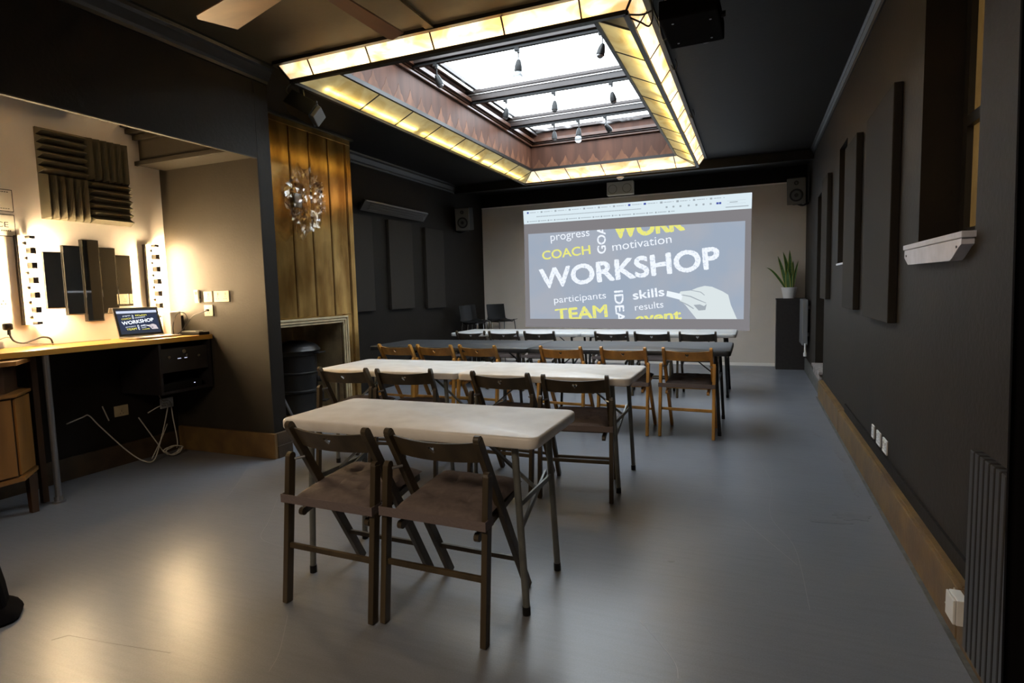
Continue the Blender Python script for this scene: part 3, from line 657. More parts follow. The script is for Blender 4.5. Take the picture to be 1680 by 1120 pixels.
WORDS = [('progress', (-3.357, 2.165), (-2.642, 2.215), .52, .105, 'white', .0),
         ('COACH', (-3.517, 1.84), (-2.634, 1.905), .72, .155, 'yellow', .02), ('GOAL', (-2.365, 1.90), (-2.365, 2.47), .72, .150, 'white', .02),
         ('WORK', (-2.205, 2.15), (-1.06, 2.225), .72, .27, 'yellow', .05), ('motivation', (-2.243, 1.936), (-1.254, 2.02), .52, .105, 'white', .0),
         ('WORKSHOP', (-3.555, 1.33), (-.505, 1.585), .72, .345, 'white', .03), ('participants', (-3.315, 1.055), (-2.365, 1.125), .52, .088, 'white', .0),
         ('IDEAS', (-2.222, 1.245), (-2.185, .60), .72, .155, 'white', .02), ('skills', (-1.893, 1.095), (-1.377, 1.150), .72, .15, 'white', .02),
         ('results', (-1.865, .905), (-1.388, .955), .52, .085, 'white', .0), ('TEAM', (-3.28, .735), (-2.35, .808), .72, .215, 'yellow', .03), ('event', (-1.85, .685), (-1.105, .755), .52, .125, 'yellow', .03)]
def rects(bm, L, y):
    for x0, x1, z0, z1 in L:
        v = [bm.verts.new((x0, y, z0)), bm.verts.new((x1, y, z0)), bm.verts.new((x1, y, z1)), bm.verts.new((x0, y, z1))]; bm.faces.new(v)
def poly(P, y):
    bm = nb(); vs = [bm.verts.new((a, y, b)) for a, b in P]
    for i in range(len(vs)): bm.edges.new((vs[i], vs[(i + 1) % len(vs)]))
    bmesh.ops.triangle_fill(bm, use_beauty=True, edges=bm.edges[:]); return bm
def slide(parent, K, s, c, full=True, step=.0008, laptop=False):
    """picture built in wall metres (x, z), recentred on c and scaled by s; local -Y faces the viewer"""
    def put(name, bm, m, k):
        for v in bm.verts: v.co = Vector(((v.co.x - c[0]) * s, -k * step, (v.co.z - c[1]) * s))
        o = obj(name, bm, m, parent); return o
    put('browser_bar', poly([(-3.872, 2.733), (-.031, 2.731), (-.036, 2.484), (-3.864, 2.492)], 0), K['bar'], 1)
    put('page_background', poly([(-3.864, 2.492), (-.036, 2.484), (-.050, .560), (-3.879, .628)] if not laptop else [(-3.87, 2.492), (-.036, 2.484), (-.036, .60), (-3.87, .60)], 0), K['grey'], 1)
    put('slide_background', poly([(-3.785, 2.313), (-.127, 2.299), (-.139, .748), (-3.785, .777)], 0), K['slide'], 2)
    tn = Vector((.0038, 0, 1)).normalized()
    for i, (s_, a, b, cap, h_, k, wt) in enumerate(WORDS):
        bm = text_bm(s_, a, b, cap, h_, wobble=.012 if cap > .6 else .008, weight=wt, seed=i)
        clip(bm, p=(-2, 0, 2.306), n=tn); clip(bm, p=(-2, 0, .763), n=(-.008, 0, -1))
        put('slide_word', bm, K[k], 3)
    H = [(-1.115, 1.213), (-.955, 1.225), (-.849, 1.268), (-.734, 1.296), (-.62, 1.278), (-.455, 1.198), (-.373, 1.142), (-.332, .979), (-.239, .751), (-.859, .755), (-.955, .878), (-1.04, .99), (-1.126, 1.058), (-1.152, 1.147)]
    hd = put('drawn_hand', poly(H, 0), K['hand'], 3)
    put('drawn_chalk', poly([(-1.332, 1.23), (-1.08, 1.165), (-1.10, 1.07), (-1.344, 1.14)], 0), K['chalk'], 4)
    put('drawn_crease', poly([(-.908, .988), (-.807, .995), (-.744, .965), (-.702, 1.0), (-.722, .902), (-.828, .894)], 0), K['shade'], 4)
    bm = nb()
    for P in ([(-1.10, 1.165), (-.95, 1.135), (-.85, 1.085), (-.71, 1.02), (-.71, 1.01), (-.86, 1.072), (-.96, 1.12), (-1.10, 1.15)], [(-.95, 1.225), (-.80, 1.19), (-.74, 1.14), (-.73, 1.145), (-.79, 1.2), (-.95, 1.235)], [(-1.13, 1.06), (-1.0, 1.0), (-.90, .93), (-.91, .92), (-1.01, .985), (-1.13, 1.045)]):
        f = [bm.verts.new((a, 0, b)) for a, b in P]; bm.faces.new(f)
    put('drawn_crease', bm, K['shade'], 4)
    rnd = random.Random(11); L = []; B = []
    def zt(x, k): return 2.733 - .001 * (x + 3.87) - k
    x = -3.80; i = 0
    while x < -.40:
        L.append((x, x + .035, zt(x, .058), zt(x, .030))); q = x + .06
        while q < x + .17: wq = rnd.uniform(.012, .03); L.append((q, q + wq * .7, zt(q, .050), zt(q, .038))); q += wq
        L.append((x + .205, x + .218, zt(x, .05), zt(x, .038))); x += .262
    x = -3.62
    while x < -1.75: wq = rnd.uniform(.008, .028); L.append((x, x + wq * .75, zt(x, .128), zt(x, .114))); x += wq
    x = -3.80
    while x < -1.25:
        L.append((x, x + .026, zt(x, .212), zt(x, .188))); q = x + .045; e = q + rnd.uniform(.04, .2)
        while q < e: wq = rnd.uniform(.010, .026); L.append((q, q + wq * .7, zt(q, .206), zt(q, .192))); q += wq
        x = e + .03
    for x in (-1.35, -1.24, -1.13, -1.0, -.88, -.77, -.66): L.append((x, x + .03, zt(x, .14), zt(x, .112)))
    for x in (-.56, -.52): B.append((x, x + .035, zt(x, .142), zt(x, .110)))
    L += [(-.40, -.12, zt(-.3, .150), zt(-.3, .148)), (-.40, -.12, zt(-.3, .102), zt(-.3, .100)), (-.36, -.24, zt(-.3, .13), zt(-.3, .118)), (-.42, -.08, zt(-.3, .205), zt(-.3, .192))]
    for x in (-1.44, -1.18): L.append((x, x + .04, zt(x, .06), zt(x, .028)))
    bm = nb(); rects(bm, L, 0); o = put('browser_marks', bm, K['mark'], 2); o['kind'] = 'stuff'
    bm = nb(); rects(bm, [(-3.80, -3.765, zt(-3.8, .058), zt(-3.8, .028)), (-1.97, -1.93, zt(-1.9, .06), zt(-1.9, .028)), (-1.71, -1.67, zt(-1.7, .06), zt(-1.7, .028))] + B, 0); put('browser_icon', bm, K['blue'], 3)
pj = thing('projected_image', 'large self-glowing workshop slide with a browser bar on the pale end wall', 'projection', (-1.95, YB - .013, 1.6))  # thin emissive pieces stand in for the projector beam on the wall
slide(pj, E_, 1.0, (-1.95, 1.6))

# ================================================================== CHIMNEY BREAST, FIREPLACE, STOVE
XB = -4.30
t = thing('chimney_breast', 'tall gold varnished panelled chimney breast with a small fireplace opening', 'chimney breast', (XB, 5.0, 0)); t['kind'] = 'structure'; del t['category']; t.name = 'wall_chimney'
def loc_box(name, x0, x1, y0, y1, z0, z1, m, par, bev=0.): 
    bm = nb(); b2(bm, x0 - XB, x1 - XB, y0 - 5.0, y1 - 5.0, z0, z1, bev=bev); return obj(name, bm, m, par)
loc_box('core', -4.84, XB - .03, 3.70, 4.20, 0, ZC, M['brass'], t)
loc_box('core', -4.84, XB - .03, 5.44, 5.668, 0, ZC, M['brass'], t)
loc_box('core', -4.84, XB - .03, 4.20, 5.44, .99, ZC, M['brass'], t)
loc_box('recess_back', -5.10, -5.05, 4.1, 5.5, -.01, 1.05, M['recess'], t)
loc_box('recess_side', -5.06, -4.85, 5.40, 5.45, 0, 1.0, M['recess'], t)
loc_box('recess_side', -4.85, XB - .03, 5.375, 5.4395, 0, .989, M['recess'], t)
loc_box('recess_side', -5.06, -4.85, 4.15, 4.20, 0, 1.0, M['recess'], t)
loc_box('recess_top', -5.06, -4.85, 4.15, 5.45, .99, 1.05, M['recess'], t)
loc_box('hearth', -5.06, XB + .0, 4.21, 5.375, 0, .02, M['recess'], t)
gy = [3.705, 4.36, 4.705, 4.990, 5.285, 5.575]
for y0, y1 in zip(gy, gy[1:]):
    loc_box('panel', XB - .03, XB - .006, y0 + .012, y1 - .012, 1.08, 3.0, M['brass'], t, bev=.004)
for y0 in gy[1:]:
    loc_box('bead', XB - .03, XB - .002, y0 - .004, y0 + .004, 1.08 if y0 < 5.5 else .02, 3.0, M['brass'], t, bev=.002)
loc_box('panel', XB - .03, XB, 5.588, 5.667, .0, 3.0, M['brass'], t, bev=.004)
loc_box('panel', XB - .03, XB - .005, 5.453, 5.562, .0, 1.08, M['brass'], t, bev=.004)
loc_box('top_rail', XB - .03, XB, 3.705, 5.667, 3.0, 3.05, M['brass'], t, bev=.003)
loc_box('cap_moulding', XB - .03, XB + .03, 3.705, 5.70, 3.052, 3.079, M['trim_black'], t, bev=.004)
t = thing('fire_surround', 'cream stepped fire surround round the fireplace opening', 'fire surround', (XB, 5.0, 0))
for k, (a, pr) in enumerate(((0, .035), (.028, .028), (.052, .018))):
    z1 = 1.068 - a; y1 = 5.450 - a * 1.0
    loc_box('moulding', XB - .004, XB + pr, 3.72, y1, z1 - .022, z1, M['mantel'], t, bev=.005)
    loc_box('moulding', XB - .004, XB + pr, y1 - .022, y1, 0, z1 - .0225, M['mantel'], t, bev=.005)

t = thing('iron_stove', 'round black cast iron stove with a domed lid in the fireplace', 'stove', (-4.62, 4.98, .02))
bm = nb(); lathe(bm, [(0, .02), (.215, .02), (.22, .05), (.21, .07), (.21, .235), (.222, .245), (.222, .262), (.21, .272), (.21, .44), (.218, .447), (.218, .458), (.21, .466), (.21, .640), (.228, .655), (.235, .68), (0, .68)], n=36); obj('body', bm, M['iron'], t, smooth=True)
bm = nb(); lathe(bm, [(0, .68), (.245, .68), (.255, .695), (.248, .71), (.235, .72), (.228, .735), (.19, .765), (.12, .785), (.10, .795), (0, .80)], n=36); obj('lid', bm, M['iron'], t, smooth=True)
bm = nb(); box(bm, (.22, .09, .665), (.10, .17, .012), rot=(0, 0, .25), bev=.004); obj('lid_ledge', bm, M['iron'], t)
bm = nb(); cyl(bm, (.19, .10, .37), (.232, .125, .37), .032, n=16); lf = obj('air_valve', bm, M['iron'], t)
bm = nb(); box(bm, (.228, .10, .18), (.02, .12, .10), rot=(0, 0, .4), bev=.004); box(bm, (.26, .115, .135), (.06, .13, .012), rot=(0, 0, .4)); obj('ash_door', bm, M['iron'], t)
for a in (.6, 2.2, 3.8, 5.4):
    bm = nb(); box(bm, (.17 * math.cos(a), .17 * math.sin(a), .011), (.04, .04, .022)); obj('foot', bm, M['iron'], t)
bm = nb(); bar(bm, (-4.17, 4.46, .003), (-4.285, 4.30, .50), .016, .022, bev=.003); tag(obj('fire_poker', bm, M['grey_metal']), 'grey metal bar leaning beside the stove', 'poker')

# crumpled clear wall lamp on the panelling
t = thing('wall_lamp', 'crumpled clear film wall lamp high on the gold panelling', 'wall lamp', (XB + .10, 4.77, 2.27))
rnd = random.Random(21)
bm = nb(); bmesh.ops.create_icosphere(bm, subdivisions=4, radius=.20)
from mathutils import noise as mn
for v in bm.verts:
    p = v.co.copy(); s = 1 + .40 * mn.noise(p * 9) + .26 * abs(mn.noise(p * 24)) + .12 * mn.noise(p * 55)
    tz = p.z / .20
    v.co = Vector((p.x * s * .50, p.y * s * (1.05 - .30 * (tz < 0) * abs(tz)), p.z * s * (1.38 if tz > 0 else 1.65)))
for f in bm.faces: f.smooth = False
obj('film_shade', bm, M['film'], t)
for k in range(14):
    bm = nb(); a = rnd.uniform(0, 2 * PI); zc = rnd.uniform(-.22, .27); rr = .20 * math.sqrt(max(.15, 1 - (zc / .33) ** 2)); yy = rr * math.cos(a); x0 = .02 + .09 * abs(math.sin(a))
    n = 6; V = {}
    for i in range(n):
        for j in range(n):
            V[i, j] = bm.verts.new((x0 + .035 * mn.noise(Vector((i * .9, j * .9, k * 3.1))) + .01 * ((i + j) % 2), yy + (i - 2.5) * .024 + .02 * mn.noise(Vector((i, j, k))), zc + (j - 2.5) * .028 + .02 * mn.noise(Vector((j, i, k + 9)))))
    for i in range(n - 1):
        for j in range(n - 1): bm.faces.new((V[i, j], V[i + 1, j], V[i + 1, j + 1], V[i, j + 1]))
    obj('film_flap', bm, M['film'], t)
bm = nb(); box(bm, (-.092, 0, 0), (.016, .10, .14), bev=.003); obj('wall_plate', bm, M['grey_metal'], t)

# ================================================================== LEFT WALL
def felt_panel(label, loc, w_, h_, th=.05, face=1, group=None):
    t = thing('acoustic_panel', label, 'acoustic panel', loc, 0, group)
    bm = nb(); b2(bm, 0, face * th, 0, w_, 0, h_, bev=.006); obj('fabric_face', bm, M['felt'], t)
    bm = nb(); b2(bm, 0, face * .004, .02, w_ - .02, .0, .0); bm.free()
    return t
felt_panel('charcoal acoustic panel on the left dark wall, right beside the gold chimney breast', (XL + .0005, 5.72, 1.08), .80, 1.24)
felt_panel('charcoal acoustic panel in the middle of the left dark wall under the heater', (XL + .0005, 6.90, 1.08), .60, 1.24)
felt_panel('charcoal acoustic panel on the left dark wall nearest the end wall', (XL + .0005, 7.88, 1.06), .57, 1.24)
t = thing('infrared_heater', 'long black infrared bar heater tilted on the left dark wall', 'heater', (XL + .10, 7.03, 2.44), 0)
rm = Euler((0, .65, 0)).to_matrix()
bm = nb(); box(bm, (0, 0, 0), (.035, 1.56, .15), rot=rm, bev=.004); obj('housing', bm, M['rad'], t)
bm = nb(); bar(bm, rm @ Vector((.018, -.76, .072)), rm @ Vector((.018, .76, .072)), .012, .012); obj('trim_edge', bm, M['grey_metal'], t)
for z in (-.035, .005, .04):
    bm = nb(); bar(bm, rm @ Vector((.02, -.64, z)), rm @ Vector((.02, .62, z)), .014, .010); obj('reflector_rib', bm, M['trim_black'], t)
for z in (.02, -.03):
    bm = nb(); c = rm @ Vector((.019, .715, z)); sph(bm, c, .010); obj('end_screw', bm, M['chrome'], t)
for y in (-.7, .7):
    bm = nb(); bar(bm, (-.10, y, .03), (-.01, y, .0), .03, .012); obj('bracket', bm, M['trim_black'], t)

def monitor(label, loc, rz, tilt, w_=.25, h_=.37, d_=.26, bdir=(0, 0, 0), arm=None):
    t = thing('loudspeaker', label, 'loudspeaker', loc, rz)
    R_ = Euler((tilt, 0, 0)).to_matrix()
    bm = nb(); box(bm, (0, 0, 0), (w_, d_, h_), rot=R_, bev=.008); obj('cabinet', bm, M['black_plastic'], t)
    bm = nb(); box(bm, R_ @ Vector((0, -d_ / 2 - .004, 0)), (w_ - .01, .012, h_ - .01), rot=R_, bev=.004); obj('front_baffle', bm, M['speaker_face'], t)
    def disc(name, r, z, m, k):
        bm = nb(); a = R_ @ Vector((0, -d_ / 2 - .008, z)); b = R_ @ Vector((0, -d_ / 2 - .012 - k, z)); cyl(bm, a, b, r, r * .9, n=24); obj(name, bm, m, t)
    disc('woofer_ring', .092, -.055, M['black_plastic'], .004); disc('woofer_cone', .070, -.055, M['speaker_cone'], .008); disc('dust_cap', .030, -.055, M['black_plastic'], .014)
    disc('tweeter', .032, .115, M['black_plastic'], .004); disc('tweeter_dome', .014, .115, M['speaker_cone'], .010)
    if arm:
        bm = nb(); tube(bm, [(0, .02, -h_ / 2 - .005), (arm[0] * .5, arm[1] * .5, -h_ / 2 - .03), (arm[0], arm[1], -h_ / 2 + .0)], .014, n=8); box(bm, (0, 0, -h_ / 2 - .008), (.12, .10, .014)); obj('wall_bracket', bm, M['black_plastic'], t)
    return t
monitor('black studio loudspeaker on a bracket at the far end of the left dark wall', (-4.515, 8.95, 2.52), math.radians(12), .14, arm=(-.175, .05))
monitor('black studio loudspeaker on a bracket at the top of the right wall by the doorway', (.575, 9.52, 2.63), math.radians(-9), .20, arm=(.15, .02))
t = thing('ceiling_speaker', 'wide taupe twin loudspeaker above the projected image', 'loudspeaker', (-2.085, YB - .07, 2.965))
bm = nb(); box(bm, (0, 0, 0), (.44, .13, .215), bev=.006); obj('cabinet', bm, M['taupe_speaker'], t)
for x in (-.12, .12):
    bm = nb(); cyl(bm, (x, -.066, -.01), (x, -.070, -.01), .075, n=24); obj('driver_ring', bm, M['mantel'], t); bm = nb(); cyl(bm, (x, -.0695, -.01), (x, -.072, -.01), .066, n=24); obj('driver', bm, M['taupe_speaker'], t)
t = thing('smoke_detector', 'small white detector dome under the beam behind the light frame', 'detector', (-1.865, 8.93, 2.955))
bm = nb(); lathe(bm, [(0, 0), (.055, 0), (.055, -.012), (.045, -.018), (.028, -.035), (0, -.036)], n=20); obj('dome', bm, M['white_plastic'], t, smooth=True)

# ================================================================== RIGHT WALL
def rpanel(label, y0, y1, z0, z1, th=.045):
    t = thing('acoustic_panel', label, 'acoustic panel', (XR - .0005, y0, z0))
    bm = nb(); b2(bm, -th, 0, 0, y1 - y0, 0, z1 - z0, bev=.006); obj('fabric_face', bm, M['felt'], t)
rpanel('tall dark acoustic panel on the right wall, nearest the amber window', 3.80, 4.62, 1.063, 2.363)
rpanel('tall dark acoustic panel on the right wall, middle one before the narrow slot', 5.04, 5.62, 1.088, 2.388)
rpanel('tall dark acoustic panel on the right wall, farthest, next to the doorway', 6.86, 7.42 - .03, 1.125, 2.412)
def radiator(name_label, loc, n, pw, ph, m, gap=.009):
    t = thing('radiator', name_label, 'radiator', loc)
    for i in range(n):
        bm = nb(); b2(bm, -.03, 0, i * (pw + gap), i * (pw + gap) + pw, 0, ph, bev=.006); obj('fin', bm, m, t)
    L = n * (pw + gap)
    for z in (.05, ph - .05):
        bm = nb(); cyl(bm, (.012, .0, z), (.012, L - gap, z), .012, n=10); obj('header_pipe', bm, m, t)
    bm = nb(); b2(bm, .0, .06, .1, .14, ph - .15, ph - .10); obj('bracket', bm, m, t)
    return t
radiator('anthracite vertical-fin radiator on the right wall at the right edge of the view', (.655, 1.69, .13), 12, .036, .645, M['rad'], gap=.005)
t = thing('radiator', 'small pale grey flat radiator on the right wall beside the black plinth', 'radiator', (.735, 9.05, .43))
bm = nb(); b2(bm, -.10, -.03, 0, .55, 0, .64, bev=.01); obj('panel', bm, M['rad_grey'], t)
for z in (.12, .5):
    bm = nb(); b2(bm, -.031, -.001, .1, .16, z, z + .05); obj('bracket', bm, M['rad_grey'], t)
bm = nb(); cyl(bm, (-.06, -.0, .03), (-.06, -.0, -.10), .014, n=10); cyl(bm, (-.06, 0, -.10), (-.06, 0, -.15), .022, n=10); obj('valve', bm, M['white_plastic'], t)
# sockets on the right wall
def socket(label, loc, w_, h_, axis, sw=1, group=None, m=None, round_=False):
    """axis 'x-': faces -x; 'y-': faces -y ; 'x+': faces +x"""
    t = thing('wall_socket', label, 'socket', loc, 0, group); m = m or M['white_plastic']
    def P(a, b, d): return {'x-': (-d, a, b), 'x+': (d, a, b), 'y-': (a, -d, b)}[axis]
    def bx(name, a0, a1, b0, b1, d0, d1, mm_, par=t, bev=0.):
        bm = nb(); p = P(a0, b0, d0); q = P(a1, b1, d1)
        b2(bm, min(p[0], q[0]), max(p[0], q[0]), min(p[1], q[1]), max(p[1], q[1]), min(p[2], q[2]), max(p[2], q[2]), bev=bev); return obj(name, bm, mm_, par)
    bx('face_plate', -w_ / 2, w_ / 2, -h_ / 2, h_ / 2, 0, .009, m, bev=.003)
    n = max(1, round(w_ / .075))
    for k in range(n):
        c = (k - (n - 1) / 2) * (w_ / n)
        if sw: bx('switch', c - .008, c + .008, h_ * .12, h_ * .34, .009, .013, m, bev=.001)
        for a, b, ww, hh in ((0, -.002, .004, .009), (-.011, -.02, .008, .005), (.011, -.02, .008, .005)):
            bx('pin_hole', c + a - ww / 2, c + a + ww / 2, b - hh / 2, b + hh / 2, .0088, .0095, M['black_plastic'])
    return t
socket('white socket on the right wall, farthest of the three above the brown skirting', (XR - .001, 4.345, .325), .075, .085, 'x-')
socket('white socket on the right wall, middle of the three above the brown skirting', (XR - .001, 4.16, .325), .12, .085, 'x-')
socket('white socket on the right wall, nearest of the three above the brown skirting', (XR - .001, 3.97, .325), .12, .085, 'x-')
t = thing('switched_spur', 'white square surface box on the skirting beside the dark radiator', 'socket', (.684, 2.37, .165))
bm = nb(); box(bm, (-.0175, 0, 0), (.035, .09, .09), bev=.004); obj('back_box', bm, M['white_plastic'], t)
bm = nb(); box(bm, (-.040, 0, 0), (.008, .086, .086), bev=.003); obj('face_plate', bm, M['white_plastic'], t)
bm = nb(); tube(bm, [(-.03, .05, -.01), (-.03, .09, -.03), (-.01, .10, -.02), (-.0, .11, .02)], .004); obj('cable_end', bm, M['cable_white'], t)
# black curtain at the right edge
t = thing('curtain', 'black curtain hanging at the extreme right edge of the view', 'curtain', (0, 0, 0))
bm = nb(); n = 40; V = {}
for i in range(n + 1):
    for j in range(9):
        z = .03 + (ZC - .05) * j / 8; u = i / n; x = .500 + .045 * (1 - j / 8) + (.73 - .500 - .045 * (1 - j / 8)) * u; yy = 1.60 + .022 * math.sin(u * 22) * (1.2 - .4 * j / 8)
        V[i, j, 0] = bm.verts.new((x, yy, z)); V[i, j, 1] = bm.verts.new((x, yy + .012, z))
for i in range(n):
    for j in range(8):
        bm.faces.new((V[i, j, 0], V[i + 1, j, 0], V[i + 1, j + 1, 0], V[i, j + 1, 0])); bm.faces.new((V[i, j, 1], V[i, j + 1, 1], V[i + 1, j + 1, 1], V[i + 1, j, 1]))
for j in range(8):
    for i in (0, n): bm.faces.new((V[i, j, 0], V[i, j + 1, 0], V[i, j + 1, 1], V[i, j, 1]))
obj('cloth', bm, M['black_soft'], t, smooth=True)
bm = nb(); cyl(bm, (.44, 1.606, ZC - .015), (.734, 1.606, ZC - .015), .012); obj('curtain_rail', bm, M['trim_black'], t)

# plinth and plant
t = thing('plinth', 'tall black plinth carrying the potted plant in the far right corner', 'plinth', (.525, 9.86, 0))
bm = nb(); b2(bm, -.20, .205, -.16, .16, 0, 1.05, bev=.003); obj('body', bm, M['plinth'], t)
bm = nb(); b2(bm, -.205, .208, -.165, .165, 1.05, 1.075, bev=.003); obj('top_board', bm, M['plinth'], t)
t = thing('potted_plant', 'snake plant with upright yellow-edged leaves in a white pot on the plinth', 'plant', (.50, 9.80, 1.075))
bm = nb(); lathe(bm, [(0, .0), (.078, 0), (.082, .01), (.108, .155), (.112, .165), (.104, .165), (.10, .145), (0, .145)], n=32); obj('pot', bm, M['pot'], t, smooth=True)
bm = nb(); cyl(bm, (0, 0, .135), (0, 0, .150), .099, n=24); obj('soil', bm, M['soil'], t)
leaves = [(-.02, .0, .02, -.09, .56, .036), (.0, -.01, .03, .00, .58, .034), (-.03, .02, -.10, -.16, .50, .030), (.03, .0, .10, .09, .33, .026), (-.04, 0, -.29, -.33, .34, .022), (.02, .02, .05, .05, .42, .034), (.0, .03, -.05, -.04, .36, .03), (.045, -.01, .09, .12, .42, .022), (-.01, -.03, -.03, -.03, .30, .034), (.02, -.03, .02, .03, .26, .03)]
for k, (x0, y0, xm, x1, hh, wd) in enumerate(leaves):
    for lay, (ws, m, dy) in enumerate(((1.0, M['leaf_edge'], 0), (.72, M['leaf'], -.0012))):
        bm = nb(); n = 9; A = []
        for i in range(n + 1):
            s = i / n; z = .14 + (hh) * (s if abs(x1) < .25 else math.sin(s * 1.45)); x = (1 - s) ** 2 * x0 + 2 * s * (1 - s) * (x0 + (xm - x0) * .6) + s * s * x1
            ww = wd * ws * (math.sin(PI * min(1, .25 + s * .75)) ** .7 if s < .999 else .0) + .001; tw = .3 * math.sin(k * 2 + s * 2)
            A.append([bm.verts.new((x + q * ww * math.cos(tw), y0 + dy + q * ww * math.sin(tw) + (.006 if q == 0 else 0), z)) for q in (-1, 0, 1)])
        for a, b in zip(A, A[1:]):
            for q in (0, 1): bm.faces.new((a[q], a[q + 1], b[q + 1], b[q]))
        ex = bmesh.ops.extrude_face_region(bm, geom=bm.faces[:])
        for v in [g for g in ex['geom'] if isinstance(g, bmesh.types.BMVert)]: v.co.y += .004 if lay == 0 else .0065
        if lay == 0: lf = obj('leaf', bm, m, t, smooth=True)
        else: obj('leaf_centre', bm, m, lf, smooth=True)

# bar stools at the far left
def stool(label, loc, rz):
    t = thing('bar_stool', label, 'stool', loc, rz, None)
    bm = nb(); n = 10; V = {}
    prof = [(-.19, .80), (-.10, .785), (.0, .78), (.10, .79), (.16, .81), (.185, .86), (.20, .96), (.215, 1.07)]
    for i in range(n + 1):
        for j, (py, pz) in enumerate(prof):
            u = -1 + 2 * i / n; wv = .20 if j < 5 else .19
            V[i, j] = bm.verts.new((u * wv, py - (.03 * u * u if j > 4 else 0), pz + (.012 * u * u if j < 5 else 0)))
    for i in range(n):
        for j in range(len(prof) - 1): bm.faces.new((V[i, j], V[i + 1, j], V[i + 1, j + 1], V[i, j + 1]))
    ex = bmesh.ops.extrude_face_region(bm, geom=bm.faces[:])
    for v in [g for g in ex['geom'] if isinstance(g, bmesh.types.BMVert)]: v.co.z -= .010; v.co.y += .008
    obj('shell', bm, M['black_plastic'], t, smooth=True)
    for s in (-1, 1):
        bm = nb(); tube(bm, [(s * .20, -.20, .01), (s * .165, -.15, .74), (s * .15, -.10, .765), (s * .15, .10, .765), (s * .165, .15, .74), (s * .20, .20, .01)], .009, n=8, k=5); obj('leg_frame', bm, M['chrome'], t, smooth=True)
    for z, y in ((.3, -.19), (.3, .19)):
        bm = nb(); cyl(bm, (-.19, y * .97, z), (.19, y * .97, z), .007, n=8); obj('foot_rail', bm, M['chrome'], t)
    bm = nb(); b2(bm, -.15, .15, -.10, .10, .764, .772); obj('seat_plate', bm, M['black_plastic'], t)
    return t
stool('black shell stool on chrome legs, in front of the pale end wall near the corner', (-4.08, 9.42, 0), math.radians(60))
stool('black shell stool on chrome legs, against the left dark wall, seen edge-on', (-4.32, 8.82, 0), math.radians(86))
t3 = stool('black shell stool on chrome legs, half hidden in the far left corner', (-4.47, 9.33, 0), math.radians(88))

# ================================================================== ALCOVE
t = thing('worktop', 'long honey-coloured wooden worktop across the alcove', 'worktop', (-4.40, 1.9, 1.0))
bm = nb(); b2(bm, -.248, .235, -1.64, 1.638, -.032, .004, bev=.002); obj('board', bm, M['bench'], t)
t = thing('support_post', 'grey metal pole holding up the front edge of the worktop', 'post', (-4.19, 2.30, 0))
bm = nb(); cyl(bm, (0, 0, .01), (0, 0, .967), .018, n=14); obj('pole', bm, M['grey_metal'], t, smooth=True)
bm = nb(); cyl(bm, (0, 0, .0), (0, 0, .012), .040, n=20); cyl(bm, (0, 0, .012), (0, 0, .04), .026, n=16); obj('base_flange', bm, M['grey_metal'], t, smooth=True)
bm = nb(); box(bm, (-.05, 0, .485), (.035, .035, .96)); tag(obj('timber_strut', bm, M['cabinet_dark']), 'dark timber strut close behind the grey pole', 'strut'); bpy.data.objects['timber_strut'].location = (-4.19, 2.262, 0)
bpy.data.objects['timber_strut'].data.transform(Matrix.Translation((-.03, .0, 0)))
# sideboard under the worktop
t = thing('sideboard', 'walnut sideboard with clipped corners under the left end of the worktop', 'sideboard', (-4.35, 1.435, 0))
def oct_(x0, x1, y0, y1, c): return [(x0, y0), (x1 - c, y0), (x1, y0 + c), (x1, y1 - c), (x1 - c * 1.1, y1), (x0, y1)]
def opr(name, P, z0, z1, m, par=t):
    bm = nb(); prism(bm, P, lambda a, b: (a, b, z0), lambda a, b: (a, b, z1)); return obj(name, bm, m, par)
opr('lid', oct_(-.28, .32, -.8, .80, .18), .935, .960, M['cabinet_wood'])
opr('upper_carcass', oct_(-.28, .24, -.76, .74, .15), .765, .935, M['cabinet_dark'])
opr('shelf', oct_(-.28, .315, -.8, .79, .18), .748, .765, M['cabinet_wood'])
opr('lower_carcass', oct_(-.28, .285, -.78, .77, .175), .262, .748, M['cabinet_dark'])
opr('plinth_band', oct_(-.28, .315, -.8, .79, .18), .240, .262, M['cabinet_wood'])
bm = nb(); b2(bm, .286, .30, -.58, .0, .275, .735, bev=.003); d1 = obj('door', bm, M['cabinet_wood'], t)
bm = nb(); b2(bm, .286, .30, .006, .585, .275, .735, bev=.003); d2 = obj('door', bm, M['cabinet_wood'], t)
bm = nb(); bar(bm, (.285, .605, .505), (.128, .764, .505), .46, .012, up=(0, 0, 1)); obj('corner_panel', bm, M['cabinet_wood'], t)
for dd, yy in ((d1, -.05), (d2, .05)):
    bm = nb(); sph(bm, (.312, yy, .52), .014); obj('knob', bm, M['brass'], dd)
for x, y in ((.20, .70), (.20, -.70), (-.22, .70), (-.22, -.70)):
    bm = nb(); box(bm, (x, y, .12), (.045, .045, .24), taper=.8); obj('leg', bm, M['cabinet_dark'], t)
